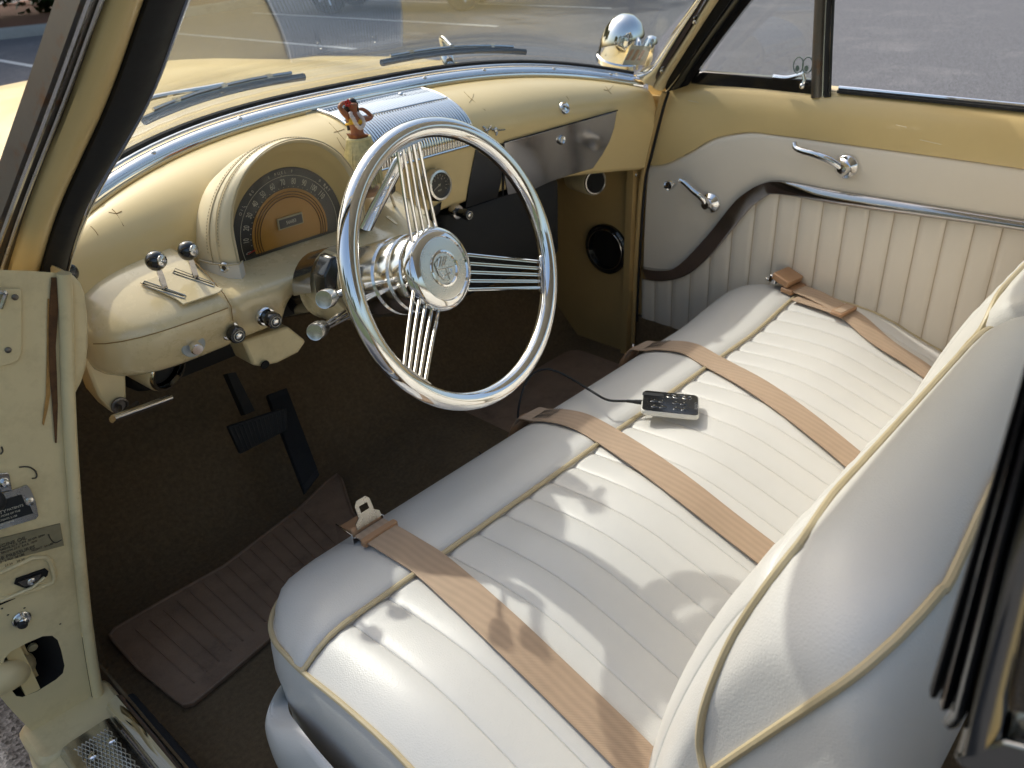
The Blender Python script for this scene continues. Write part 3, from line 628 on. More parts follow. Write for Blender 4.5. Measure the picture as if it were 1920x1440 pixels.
# hinge cover plate at the top
pl = [(-60, 542), (38, 540), (40, 548), (40, 660), (34, 674), (20, 682), (-60, 700)]
b = MB(); b.prism([J(u, v, .001) for u, v in pl], (0, -.003, 0), 'cream_jamb'); hp = build('hinge_plate', b, jamb, bevel=.0015)
for u, v in ((28, 557), (15, 656)):
    b = MB(); b.lathe([(.0038, 0), (.0038, .0015), (.002, .0026), (.0004, .0026)], J(u, v, .0045), (0, -1, 0), 'pot_metal', 10); build('screw', b, hp)
b = MB(); b.tube(catmull([J(-20, 548, .008), J(8, 548, .010), J(6, 562, .008), J(0, 578, .008)], 5), .003, 'chrome_worn', 6); build('clip', b, hp)
# bracket, black patent plate and tan service plate
b = MB(); b.prism([J(u, v, .001) for u, v in ((-30, 888), (14, 885), (17, 890), (22, 918), (-30, 928))], (0, -.0025, 0), 'chrome_worn'); bk = build('bracket', b, jamb, bevel=.001)
b = MB(); b.lathe([(.006, 0), (.006, .002), (.004, .006), (.0005, .007)], J(8, 905, .0035), (0, -1, 0), 'chrome', 12); build('screw', b, bk)
b = MB(); b.ball(J(-6, 938, .012), (.010, .012, .014), 'rubber'); build('bump_stop', b, bk)
def plate(pix, m, name, label, off=.001, th=.002):
    b = MB(); b.prism([J(u, v, off) for u, v in pix], (0, -th, 0), m); return build(name, b, jamb, smooth=0, label=label)
dp = plate([(-120, 962), (50, 909), (56, 916), (66, 940), (71, 966), (66, 972), (-120, 1028)], 'brushed', 'data_plate', 'black and silver patent plate on the door jamb')
b = MB(); b.prism([J(u, v, .0032) for u, v in ((-118, 976), (40, 927), (48, 946), (56, 948), (62, 962), (-118, 1018))], (0, -.0006, 0), 'plate_black'); build('print', b, dp, smooth=0)
b = MB(); b.lathe([(.0055, 0), (.0055, .002), (.003, .003), (.0005, .003)], J(56, 940, .0032), (0, -1, 0), 'screw', 12); build('screw', b, dp)
jd = (J(60, 1020) - J(0, 1041)).normalized(); ju = Vector((0, 0, 1))
def jtext(s, u, v, size, m, par, off, align='RIGHT', sx=1.0): text('lettering', s, size, J(u, v, off), jd, ju, m, par, align, sx=sx)
jtext('PATENTS', 44, 947, .0048, 'print_cream', dp, .0042); jtext('SAFETY', 12, 958, .0070, 'print_cream', dp, .0042)
for k, s in enumerate(('UNDER ONE OR MORE OF THE', 'FOLLOWING U.S. PATENTS 2,128', 'OTHERS PENDING')): jtext(s, 38 - 6 * k, 957 + 9.5 * k, .0036, 'print_cream', dp, .0042)
tp = plate([(-120, 1038), (112, 981), (119, 1022), (-120, 1085)], 'plate_tan', 'service_plate', 'worn tan service plate reading ENGINE OIL and PRESSURES on the door jamb')
jtext('ENGINE OIL', 50, 1008, .0075, 'print_dark', tp, .0036); jtext('TIRE PRESSURES', 66, 1025, .0075, 'print_dark', tp, .0036)
for k, (s, u, v) in enumerate((('ABOVE 32 F  S.A.E. 20 OR 20W', 84, 1003), ('BELOW 32 F  S.A.E. 10W', 70, 1014), ('FRONT  24 LBS', 100, 1019), ('4 PLY  24 LBS   6 PLY  28 LBS', 46, 1039), ('24-26    28-30', 46, 1048))): jtext(s, u, v, .0042, 'print_dark', tp, .0036)
b = MB(); b.tube(catmull([J(u, v, .0036) for u, v in ((91, 1002), (96, 1012), (104, 1018), (116, 1012))], 4), .0008, 'print_dark', 4); build('scuff', b, tp)
# recessed latch check below the plates
b = MB(); rr = [(-80, 1110), (60, 1046), (84, 1044), (94, 1052), (102, 1080), (98, 1092), (60, 1106), (-80, 1150)]
b.tube([J(u, v, .0005) for u, v in rr], .004, 'cream_jamb', 8, closed=True); lr = build('latch_recess', b, jamb)
b = MB(); b.prism([J(u, v, .001) for u, v in ((26, 1094), (30, 1084), (84, 1065), (90, 1070), (88, 1078), (66, 1098), (52, 1102), (40, 1100))], (0, -.002, 0), 'dark_cavity'); build('slot', b, lr, smooth=0)
b = MB(); b.prism([J(u, v, .003) for u, v in ((32, 1090), (76, 1074), (72, 1084), (58, 1096), (44, 1098))], (0, -.003, 0), 'pot_metal'); b.lathe([(.0055, 0), (.0055, .003), (.004, .004)], J(58, 1089, .006), (0, -1, 0), 'chrome_worn', 14)
b.tube([J(84, 1082, .004), J(60, 1102, .005), J(0, 1128, .004)], .0025, 'cream_jamb', 6); build('latch', b, lr)
b = MB(); b.prism([J(u, v, .001) for u, v in ((-40, 1144), (30, 1117), (28, 1122), (-40, 1152))], (0, -.001, 0), 'dark_cavity'); build('slot', b, lr, smooth=0)
b = MB(); b.lathe([(.0125, 0), (.0125, .002), (.011, .003), (.007, .002), (.0065, .010), (.004, .012), (.0005, .012)], J(40, 1161, .001), (0, -1, 0), 'chrome_worn', 18); sw = build('courtesy_switch', b, jamb)
b = MB(); b.lathe([(.0065, .002), (.0065, .012), (.0045, .014), (.0005, .014)], J(41, 1162, .002), (-.3, -1, -.1), 'rubber', 14); build('button', b, sw)
for u, v in ((46, 1140), (15, 1153), (4, 1141), (113, 1170)):
    b = MB(); b.ball(J(u, v, .0006), (.0016, .001, .001), 'print_dark', 6); build('chip', b, jamb)
b = MB(); b.tube(catmull([J(-60, 1290, .004), J(0, 1272, .006), J(24, 1262, -.006), J(40, 1246, -.04)], 6), lambda t: .024 - .004 * t, 'cream_jamb', 16); ha = build('hinge_arm', b, jamb)
b = MB(); b.lathe([(.007, 0), (.007, .004), (.0005, .005)], J(60, 1212, -.050), (0, -1, -.2), 'cream_jamb', 12); build('bolt', b, jamb)
# cream end panel between the jamb and the dashboard
ep = [(124, 512), (138, 517), (150, 530), (158, 550), (163, 590), (164, 650), (160, 690), (152, 716), (142, 735), (130, 746), (126, 640)]
b = MB(); P0 = [PY(u, v, 1.075) for u, v in ep]; c = sum(P0, Vector()) / len(P0)
rings = [[p + Vector((0, .05, 0)) for p in P0], P0, [lerp(p, c, .12) + Vector((0, -.004, 0)) for p in P0], [lerp(p, c, .5) + Vector((0, -.006, 0)) for p in P0]]
b.loft(rings, 'cream_jamb'); build('dash_end_panel', b, car, smooth=60)

# ---- sill plate and rocker
b = MB(); SZ = .40
b.sheet([[(x, y, z) for x, z in ((-.985, SZ - .012), (-.978, SZ - .002), (-.97, SZ), (-.915, SZ), (-.908, SZ - .003))] for y in (1.035, 1.03, .8, .5, .2, -.1)], 'chrome_worn', (0, 0, -.004)); sill = build('sill_plate', b, car, label='worn chrome sill plate with a diamond tread')
b = MB(); zig = 0
for k in range(9):
    for s_ in (0, 1):
        P = []
        for j in range(64):
            y = 1.018 - j * .0145; x = -.965 + k * .0055 + (.00275 if (j + s_) % 2 else -.00275) + .0; P.append((x, y, SZ + .0008))
        b.tube(P, .0009, 'brushed', 4)
build('tread', b, sill, kind='stuff')
for x, y in ((-.955, .985), (-.925, .99), (-.955, .60), (-.925, .60)):
    b = MB(); b.lathe([(.0055, 0), (.0055, .002), (.003, .0035), (.0005, .0035)], (x, y, SZ), (0, 0, 1), 'chrome', 12); build('screw', b, sill)
b = MB(); b.sheet([[(x, y, z) for x, z in ((-.905, SZ - .002), (-.898, SZ + .008), (-.886, SZ + .012), (-.878, SZ + .004), (-.874, SZ - .03))] for y in (1.055, 1.05, .7, .3, -.1)], 'chrome', (0, 0, -.004)); build('sill_lip', b, sill)
b = MB(); b.sheet([[(x, y, z) for x, z in ((-.97, SZ - .012), (-1.0, SZ - .016), (-1.012, SZ - .03), (-1.02, SZ - .10), (-1.0, .20))] for y in (1.10, 1.0, .6, .2, -1.5)], 'cream_jamb', (.004, 0, -.004)); build('rocker', b, car)
b = MB(); b.rbox((-.945, 1.085, .374), (.068, .05, .018), .02, 'cream_jamb'); build('sill_corner', b, car)
b = MB(); b.tube(catmull([(-.868, 1.06, .385), (-.866, .9, .382), (-.866, .5, .38), (-.866, -.1, .38)], 5), .008, 'rubber', 8); build('sill_seal', b, sill)

# ---- floor, toe board, firewall, mat
def floor_z(x, y): return .30 + .055 * math.exp(-(x / .13) ** 2) + (.0 if y < 1.42 else (y - 1.42) * .95)
rows = [[(x, y, floor_z(x, y)) for x in [-.872 + 1.61 * k / 40 for k in range(41)]] for y in [-.6 + .1 * k for k in range(20)] + [1.36, 1.42, 1.48, 1.56, 1.65, 1.72]]
b = MB(); b.sheet(rows, 'carpet', (0, 0, -.02)); floor_o = build('carpet_floor', b, car, smooth=60)
b = MB(); b.sheet([[(x, 1.72 + dy, z) for x in (-.87, -.4, 0, .4, .72)] for z, dy in ((.55, 0), (.8, .01), (1.05, 0))], 'carpet', (0, .02, 0)); build('firewall', b, floor_o)
b = MB(); b.sheet([[(-.87, y, z) for y in (1.72, 1.4, 1.1, .6, -.4)] for z in (.28, .34, .392)], 'carpet', (-.004, 0, 0)); build('sill_carpet', b, floor_o)
b = MB(); b.sheet([[(-.845, y, z) for y in (1.72, 1.5, 1.35, 1.24)] for z in (.30, .6, .85)], 'carpet', (-.01, 0, 0)); build('kick_carpet', b, floor_o)
mp = [(206, 1192), (215, 1180), (300, 1130), (420, 1062), (560, 955), (612, 905), (632, 890), (640, 898), (660, 960), (700, 1010), (560, 1150), (430, 1262), (362, 1318), (345, 1322), (330, 1312), (260, 1255), (214, 1204)]
mz = .312; mpts = [PZ(u, v, mz) for u, v in mp]
b = MB(); b.prism(mpts, (0, 0, -.008), 'floor_mat'); mt = build('floor_mat', b, car, smooth=0, label='brown ribbed rubber mat on the driver floor')
b = MB(); b.tube([p + Vector((0, 0, .001)) for p in mpts], .0030, 'floor_mat', 8, closed=True); build('mat_edge', b, mt)
for k in range(15):
    t = .05 + k * .058; a = lerp(PZ(225, 1192, mz), PZ(610, 925, mz), t); c = lerp(PZ(350, 1305, mz), PZ(690, 1010, mz), t); b = MB()
    b.tube([lerp(a, c, .06) + Vector((0, 0, .0015)), lerp(a, c, .5) + Vector((0, 0, .0015)), lerp(a, c, .95) + Vector((0, 0, .0015))], .0013, 'floor_mat', 5); build('mat_rib', b, mt)
# second mat on the passenger side of the tunnel
b = MB(); b.rbox((.36, 1.12, .308), (.26, .24, .006), .04, 'floor_mat'); build('floor_mat', b, car, label='brown rubber mat in the dark passenger footwell')

# ---- pedals
def pedal(pix, y, name, th=.012):
    P = [PY(u, v, y + dy) for u, v, dy in pix]; n = (P[1] - P[0]).cross(P[2] - P[0]).normalized()
    if n.dot(CAM - P[0]) < 0: n = -n
    b = MB(); b.prism(P, -n * th, 'rubber'); o = build(name, b, car, bevel=.003)
    for k in range(1, 14):
        t = k / 14; a = lerp(P[0], P[1], t); c = lerp(P[3], P[2], t); b = MB(); b.tube([lerp(a, c, .07) + n * .001, lerp(a, c, .93) + n * .001], .0022, 'rubber', 5); build('tread_rib', b, o)
    return o
br = pedal([(428, 800, 0), (538, 764, .0), (540, 806, -.012), (452, 852, -.012)], 1.33, 'brake_pedal')
b = MB(); b.prism([PY(u, v, 1.36) for u, v in ((426, 700), (442, 698), (478, 770), (460, 778))], (0, .02, -.01), 'black_matte'); build('pedal_arm', b, br)
ac = pedal([(500, 740, .0), (538, 726, 0), (600, 890, -.16), (572, 926, -.18)], 1.50, 'accelerator_pedal')

# ---- roof, rear body and quarter window (mostly outside the frame)
b = MB(); rows = []
for y, z, w in ((.70, 1.495, .635), (.64, 1.535, .64), (.4, 1.60, .645), (0, 1.63, .65), (-.4, 1.62, .65), (-.8, 1.57, .64), (-1.15, 1.47, .62)):
    rows.append([(x * w, y, z + .035 - .05 * abs(x) ** 4) for x in [-1 + k / 8 for k in range(17)]])
b.sheet(rows, 'cream', (0, 0, .03)); roof = build('roof', b, car, smooth=60)
b = MB(); b.sheet([[(p[0] * .995, p[1] - .004, p[2] - .006) for p in r] for r in rows], 'headliner', (0, 0, .004)); build('headliner', b, roof, smooth=60)
b = MB(); b.tube([head(x, .0, .010) for x in XS], .014, 'chrome', 10); build('header_rail', b, roof)
for sx in (-1, 1):
    b = MB(); b.tube(catmull([(sx * .64, .67, 1.525), (sx * .66, .4, 1.585), (sx * .665, 0, 1.605), (sx * .66, -.5, 1.58), (sx * .64, -.95, 1.44), (sx * .72, -1.3, 1.08)], 6), .022, 'cream', 8); build('roof_rail', b, roof)
    b = MB(); b.sheet([[(sx * x, y, z) for x, z in ((.74, 1.075), (.80, 1.06), (.90, .98), (.98, .80), (1.01, .55), (.99, .25))] for y in (-.06, -.5, -1.0, -1.6, -2.2)], 'cream', (0, 0, -.01)); build('quarter_panel', b, car, smooth=60)
b = MB(); b.sheet([[(x, y, z) for x in (-.98, -.7, 0, .7, .98)] for y, z in ((-1.25, 1.08), (-1.8, 1.02), (-2.2, .85), (-2.3, .4))], 'cream', (0, 0, -.01)); build('boot_lid', b, car, smooth=60)
# quarter window post close to the camera
def Q(u, v, x=-.765): return PX(u, v, x)
def post(name, m, lu, ru, par, xo=0, dep=.018, vb=None):
    A = [Q(u, v, -.765 + xo) for u, v in lu]; B = [Q(u, v, -.765 + xo) for u, v in ru]
    for L in (A, B): L.insert(0, L[0] + (L[0] - L[1]).normalized() * .28)
    rows = [[lerp(a, c, t) + Vector((-.004 * sin(pi * t), 0, 0)) for a, c in zip(A, B)] for t in (0, .2, .5, .8, 1)]
    b = MB(); b.sheet(rows, m, (dep, 0, 0)); return build(name, b, par, smooth=50)
qw = post('quarter_window', 'rubber', [(1888, 800), (1818, 1040), (1743, 1288)], [(1899, 800), (1832, 1040), (1757, 1308)], car)
post('window_seal', 'black_gloss', [(1903, 800), (1836, 1040), (1761, 1312)], [(1921, 800), (1855, 1040), (1781, 1330)], qw, -.004)
post('window_frame', 'black_gloss', [(1923, 800), (1858, 1040), (1784, 1334), (1768, 1352)], [(1949, 800), (1884, 1040), (1812, 1340), (1800, 1362)], qw, -.007)  # chrome frame coloured black to stand in for its dark reflection
post('window_frame', 'chrome_dark_reflection', [(1952, 800), (1888, 1040), (1806, 1370), (1788, 1420)], [(2010, 800), (1950, 1040), (1893, 1290), (1874, 1392)], qw, -.010)
b = MB(); b.prism([Q(u, v, -.778) for u, v in ((1786, 1418), (1878, 1390), (2100, 1450), (2100, 1500), (1900, 1475), (1800, 1442))], (.022, 0, 0), 'chrome_dark_reflection'); build('window_frame', b, qw, bevel=.002)
b = MB(); b.prism([Q(u, v, -.772) for u, v in ((2012, 800), (1902, 1290), (1896, 1372), (2100, 1440), (2150, 800))], (.004, 0, 0), 'clear_glass'); build('pane', b, qw, smooth=0)

# ---- the driver's door, standing open to the left of the frame
dd, dnn = Vector((-.9925, .122, 0)), Vector((-.122, -.9925, 0)); dh = Vector((-1.05, 1.20, 0))
def DP(s, z, t=0): return dh + dd * s + Vector((0, 0, z)) + dnn * t
b = MB(); prof_d = [(0, .26), (1.10, .26), (1.14, .34), (1.14, 1.02), (1.10, 1.075), (.02, 1.075), (0, 1.0)]
b.prism([DP(s, z, 0) for s, z in prof_d], -dnn * .085, 'cream'); ddoor = build('driver_door', b, car, bevel=.012, label='open cream driver door')
b = MB(); b.sheet([[DP(s, z, .004) for s in (.04, .4, .8, 1.09)] for z in (.88, .97)], 'door_vinyl', dnn * .01); build('door_panel', b, ddoor)
for k in range(19):
    s0, s1 = .05 + k * .054, .05 + (k + 1) * .054; b = MB(); b.sheet([[DP(lerp(s0, s1, t), z, .004 + .006 * (1 - abs(2 * t - 1) ** 4)) for z in (.36, .6, .86)] for t in (0, .05, .2, .5, .8, .95, 1)], 'door_vinyl', -dnn * .008); build('pleat', b, ddoor, smooth=60)
b = MB(); b.tube([DP(s, .87, .014) for s in (.05, .4, .8, 1.08)], .009, 'dark_chrome', 10); build('chrome_moulding', b, ddoor)
b = MB(); b.tube(catmull([DP(.04, 1.08, -.04), DP(.30, 1.32, -.03), DP(.46, 1.46, -.02)], 4), .011, 'chrome', 8); b.tube([DP(.36, 1.08, -.04), DP(.36, 1.38, -.03)], .009, 'chrome', 8); build('vent_frame', b, ddoor)
for s, z in ((.62, .925), (.25, .92)):
    b = MB(); b.lathe([(.027, 0), (.027, .008), (.012, .022), (.001, .024)], DP(s, z, .012), dnn, 'chrome', 20); o = build('door_handle', b, ddoor); b = MB(); b.tube(catmull([DP(s, z, .034), DP(s - .05, z + .01, .04), DP(s - .10, z + .025, .035)], 4), .0065, 'chrome', 8); build('lever', b, o)

# ---- inner side trim behind the doors and the cowl sides
for sx in (-1, 1):
    b = MB(); b.sheet([[(sx * .742, y, z) for y in (-.04, -.4, -.8, -1.3)] for z in (.27, .6, .9, 1.07)], 'door_vinyl', (sx * .02, 0, 0)); build('rear_side_trim', b, car)
    b = MB(); b.prism([(sx * .972, y, z) for y, z in ((1.13, .26), (1.13, .80), (1.20, .93), (1.34, .93), (1.34, .26))], (-sx * .015, 0, 0), 'cream'); build('cowl_side', b, car)
    b = MB(); b.sheet([[(sx * x, y, z) for x, z in ((.74, 1.03), (.82, 1.02), (.90, .985), (.955, .93))] for y in (1.17, 1.24, 1.30)], 'cream', (0, 0, -.01)); build('cowl_shoulder', b, car)
# ================================================================== dashboard
HR = .088
def Yf(x, z): return 1.157 + .08 * bw(x) + .22 * (1.045 - z)
def dash(x, t):
    y0, z0 = Yb(x) - .002, Zb(x) - .012; z1 = z0 - HR; y1 = Yf(x, z1)
    if t <= 1:
        a = t * pi / 2; return Vector((x, y0 - (y0 - y1) * sin(a) ** 1.0, z1 + HR * max(0, cos(a)) ** .9))
    zb_ = dash_bottom(x); z = lerp(z1, zb_, t - 1); return Vector((x, Yf(x, z), z))
def dash_bottom(x): return poly_at([(-.74, .90), (-.2, .90), (-.02, .905), (.05, .90), (.2, .90), (.45, .885), (.73, .852)], x)
def on_face(u, v, off=0):
    y = 1.2
    for _ in range(12): p = PY(u, v, y - off); y = Yf(p.x, p.z)
    return PY(u, v, y - off)
def inside_dash(p):
    if abs(p.x) > .74: return False
    y0, z0 = Yb(p.x) - .002, Zb(p.x) - .012; z1 = z0 - HR; y1 = Yf(p.x, z1)
    if p.z < z1: return p.y > Yf(p.x, p.z)
    if p.y < y1 or p.y > y0: return False
    s = (y0 - p.y) / (y0 - y1); return p.z < z1 + HR * max(0, sqrt(1 - s * s)) ** .9
def on_dash(u, v, off=0):
    d = ray(u, v).normalized(); t = .9
    while t < 2.6:
        if inside_dash(CAM + d * t): break
        t += .004
    lo, hi = t - .004, t
    for _ in range(14):
        m_ = (lo + hi) / 2
        if inside_dash(CAM + d * m_): hi = m_
        else: lo = m_
    return CAM + d * (lo - off)
b = MB(); xs = [-.728 + 1.452 * k / 72 for k in range(73)]; ts = [k / 14 for k in range(15)] + [1.2, 1.4, 1.6, 1.8, 1.97, 2.0]
b.sheet([[dash(x, t) for x in xs] for t in ts], 'cream', (0, .012, -.008)); dashb = build('dashboard', b, car, smooth=50)
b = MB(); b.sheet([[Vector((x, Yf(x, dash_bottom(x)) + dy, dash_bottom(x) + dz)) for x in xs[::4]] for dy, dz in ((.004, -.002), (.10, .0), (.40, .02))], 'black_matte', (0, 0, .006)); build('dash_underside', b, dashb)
# hairline cracks in the paint
for path in ([(210, 392), (218, 400), (232, 424)], [(204, 398), (218, 400), (228, 396)], [(170, 424), (178, 432), (184, 441)], [(617, 230), (632, 246), (646, 262)], [(626, 248), (634, 246), (646, 242)], [(632, 258), (640, 272), (648, 284)],
             [(870, 172), (884, 186), (910, 207)], [(888, 176), (886, 184), (880, 192)], [(1136, 162), (1141, 170), (1146, 176)], [(1132, 168), (1141, 169), (1150, 160)], [(1062, 180), (1067, 188)]):
    b = MB(); b.tube(catmull([on_dash(u, v, .0004) for u, v in path], 3), .00055, 'crack', 4); build('paint_crack', b, dashb)

# ---- ribbed chrome speaker grille over the crown of the dash
gx0, gx1 = -.137, .133; T1 = 1.0
def gp(x, t, off): 
    p = dash(x, t); q = dash(x, t + .02 if t < 1 else t - .02); d = (q - p) if t < 1 else (p - q); n_ = Vector((0, d.z, -d.y)).normalized()
    if n_.z < 0 and t < .98: n_ = -n_
    if n_.y > 0 and t >= .98: n_ = -n_
    return p + n_ * off
tg = [.03 + (1.04 - .03) * k / 18 for k in range(19)]
b = MB(); b.sheet([[gp(x, t, .0012) for x in [lerp(gx0, gx1, k / 12) for k in range(13)]] for t in tg], 'dark_cavity', (0, .003, -.003)); gr = build('speaker_grille', b, dashb, smooth=50)
b = MB()
for k in range(39):
    x = lerp(gx0 + .003, gx1 - .003, k / 38); b.tube([gp(x, t, .0022) for t in tg], .0023, 'chrome', 6)
build('rib', b, gr, kind='stuff', label='fine chrome ribs of the speaker grille')
b = MB()
for x in (gx0, gx1): b.tube([gp(x, t, .003) for t in tg], .0028, 'chrome', 8)
b.tube([gp(lerp(gx0, gx1, k / 12), tg[-1], .003) for k in range(13)], .0026, 'chrome', 8); b.tube([gp(lerp(gx0, gx1, k / 12), tg[0], .003) for k in range(13)], .0022, 'chrome', 8); build('grille_frame', b, gr)
b = MB(); b.tube([gp(lerp(gx0, gx1, k / 12), .36, .0048) for k in range(13)], .0014, 'chrome', 6); build('grille_bar', b, gr)
for x in (-.07, .06):
    b = MB(); b.lathe([(.005, 0), (.005, .002), (.003, .004), (.0005, .0045)], gp(x, .10, .004), (0, -.2, 1), 'chrome', 12); build('screw', b, gr)

# ---- polished dark panels: radio blank and glove box door
def face_panel(name, pix, m, par, off=.0035, th=.004, label=None, bev=.0012):
    P = [on_face(u, v, off) for u, v in pix]; b = MB(); b.prism(P, (0, th, 0), m); return build(name, b, par, bevel=bev, label=label)
face_panel('radio_blank', [(893, 281), (942, 269), (944, 300), (940, 340), (930, 385), (905, 402), (872, 396), (880, 345), (888, 305)], 'black_gloss', dashb)
gl = face_panel('glove_box_door', [(945, 268), (1010, 250), (1080, 230), (1157, 209), (1152, 240), (1143, 266), (1130, 290), (1112, 316), (1070, 328), (1030, 342), (1000, 356), (975, 372), (955, 380), (946, 330)], 'dark_chrome', dashb, label='polished dark chrome glove box door')
b = MB(); b.tube([on_face(u, v, .005) for u, v in ((945, 267), (1010, 249), (1080, 229), (1158, 207))], .0016, 'dark_cavity', 6); build('seam', b, gl)
b = MB(); b.lathe([(.0115, 0), (.0115, .004), (.009, .007), (.007, .006), (.0065, .004), (.001, .0045)], on_face(1051, 262, .005), (0, -1, .1), 'chrome', 20); lk = build('lock', b, gl)
b = MB(); b.box(on_face(1051, 262, .0105), (.0008, .0006, .004), 'black_matte'); build('keyhole', b, lk)
face_panel('seam', [(943, 270), (946, 269), (946, 345), (942, 385)], 'dark_cavity', gl, .0042, .002, bev=0)
# ornament and clock-blank button
b = MB(); e0 = on_dash(918, 244, .002)
for pix in ([(905, 237), (912, 243), (915, 250)], [(908, 246), (916, 243), (921, 236)]): b.tube(catmull([on_dash(u, v, .003) for u, v in pix], 4), lambda t: .0022 - .001 * abs(t - .4), 'chrome_worn', 6)
build('emblem', b, dashb, label='small winged chrome emblem above the radio blank')
b = MB(); b.tube(catmull([on_dash(u, v, .003) for u, v in ((921, 243), (930, 244), (938, 244), (947, 243))], 4), lambda t: .0022 - .0012 * t, 'chrome_worn', 6); b.ball(on_dash(930, 244, .003), (.0055, .003, .006), 'chrome_worn', 8)
b.tube(catmull([on_dash(u, v, .003) for u, v in ((928, 238), (933, 246), (930, 254))], 4), .0016, 'chrome_worn', 6); build('emblem', b, dashb)
p = on_dash(1057, 203, .001); b = MB(); b.lathe([(.0145, -.003), (.0145, .003), (.013, .006), (.010, .005), (.0095, .003), (.008, .006), (.001, .007)], p, (0, -.9, .42), 'chrome', 24); ck = build('accessory_lock', b, dashb)
b = MB(); b.box(p + Vector((0, -.007, .004)), (.001, .0006, .005), 'piping', basis((0, -.9, .42))); build('keyhole', b, ck)

# ---- clock-like auxiliary gauge and controls on the centre panel
fa = Vector((0, -1, .12)).normalized(); gc = on_face(809, 346, .004); b = MB()
b.lathe([(.032, -.004), (.033, .010), (.0325, .022), (.030, .029), (.0255, .030), (.0235, .022)], gc, fa, 'brushed', 36, cap0=False, cap1=False); ag = build('auxiliary_gauge', b, dashb, label='small round chrome-rimmed gauge on the centre panel')
b = MB(); b.lathe([(.0238, .0215), (.0238, .0225), (.001, .0225)], gc, fa, 'dial_black', 32); build('dial', b, ag)
gx_ = Vector((1, 0, 0)); gu = fa.cross(gx_).normalized(); gu = gu if gu.z > 0 else -gu; b = MB()
for k in range(13):
    a = radians(210 - 20 * k); d_ = gx_ * cos(a) + gu * sin(a); b.tube([gc + fa * .0232 + d_ * .0185, gc + fa * .0232 + d_ * .0215], .0006, 'print_cream', 4)
build('tick', b, ag); b = MB(); a = radians(205); d_ = gx_ * cos(a) + gu * sin(a); b.tube([gc + fa * .024 - d_ * .004, gc + fa * .024 + d_ * .018], lambda t: .0011 - .0006 * t, 'print_cream', 5); b.lathe([(.0022, .023), (.0022, .025), (.0003, .0252)], gc, fa, 'print_cream', 10); build('needle', b, ag)
for s, a_ in (('2', 130), ('4', 90), ('6', 50)): text('lettering', s, .006, gc + fa * .0232 + (gx_ * cos(radians(a_)) + gu * sin(radians(a_))) * .0145, gx_, gu, 'print_cream', ag)
text('lettering', 'AMP', .0055, gc + fa * .0232 - gu * .011, gx_, gu, 'print_cream', ag)
b = MB(); b.lathe([(.0235, .0255), (.0235, .0262), (.001, .0268)], gc, fa, 'gauge_glass', 28); build('lens', b, ag)
face_panel('switch_panel', [(806, 394), (829, 378), (826, 396), (812, 412), (800, 416)], 'black_gloss', dashb, .004, .003)
def knob(px, ax, base_m, prof_b, prof_k, par, name, km='black_gloss', tipm='chrome'):
    p = Vector(px); ax = Vector(ax).normalized(); b = MB(); b.lathe(prof_b, p, ax, base_m, 24); o = build(name, b, par)
    b = MB(); b.lathe(prof_k, p, ax, km, 24); build('knob', b, o)
    d = prof_k[-1][1]; b = MB(); b.lathe([(.0052, d - .001), (.0052, d + .0012), (.004, d + .002), (.0005, d + .0026)], p, ax, tipm, 16); build('knob_tip', b, o)
    b = MB(); e1 = ax.orthogonal().normalized(); e2 = ax.cross(e1); b.tube([p + ax * (d + .0004) + (e1 * cos(t) + e2 * sin(t)) * .0082 for t in [2 * pi * k / 20 for k in range(20)]], .0005, 'print_cream', 4, closed=True); build('knob_ring', b, o)
KP = [(.009, 0), (.009, .014), (.013, .016), (.0135, .026), (.012, .029), (.0005, .030)]
knob(on_face(852, 396, .002), (0, -1, 0), 'dark_chrome', [(.017, -.002), (.017, .006), (.015, .012), (.010, .013)], [(.009, 0), (.009, .030), (.0115, .032), (.012, .044), (.010, .047), (.0005, .047)], dashb, 'heater_knob', tipm='brushed')

# ---- instrument pod running across the driver's side
CX, CZ, CZH = -.368, .983, 1.015
PODP = [(1.245, 1.012), (1.185, 1.0), (1.13, .978), (1.092, .957), (1.078, .940), (1.082, .915), (1.096, .886), (1.114, .864), (1.16, .855), (1.245, .86)]
LEDP = [(1.245, .966), (1.186, .9605), (1.148, .953), (1.112, .944), (1.099, .934), (1.098, .915), (1.106, .890), (1.118, .866), (1.16, .857), (1.245, .86)]
PODM = [(1.245, .985), (1.19, .975), (1.15, .96), (1.125, .945), (1.115, .93), (1.115, .915), (1.125, .90), (1.14, .89), (1.17, .885), (1.245, .885)]
def podring(x, side):
    dx = abs(x - CX); k = max(0, min(1, (dx - .160) / .036)); k = k * k * (3 - 2 * k); cut = max(0, 1 - (dx / .085) ** 4) if dx < .085 else 0
    P = PODP if side < 0 else [lerp(Vector(a), Vector(c), .35)[:] for a, c in zip([(a, c, 0) for a, c in PODP], [(a, c, 0) for a, c in PODM])]
    out = []
    for i, (pp, ll) in enumerate(zip(P, LEDP)):
        y = lerp(ll[0], pp[0], k); z = lerp(ll[1], pp[1], k)
        if i >= 5: z = max(z, lerp(z, .922 - .002 * i, cut)); y = y + (.01 * cut if i < 8 else 0)
        out.append([y, z])
    return out
def cap_scale(ring, s, c=(1.19, .925)): return [[lerp(c[0], y, s), lerp(c[1], z, s ** .75)] for y, z in ring]
b = MB(); rings = []
for x, s in ((-.742, .38), (-.738, .52), (-.728, .68), (-.712, .81), (-.690, .91), (-.665, .965), (-.64, .992)): rings.append([(x, y, z) for y, z in cap_scale(podring(x, -1), s)])
for k in range(61): x = lerp(-.62, -.150, k / 60); rings.append([(x, y, z) for y, z in podring(x, -1 if x < CX else 1)])
for x, s in ((-.138, .98), (-.124, .93), (.012 - .124, .84), (.018 - .124, .66)): rings.append([(x, y, z) for y, z in cap_scale(podring(x, 1), s)])
R2 = []
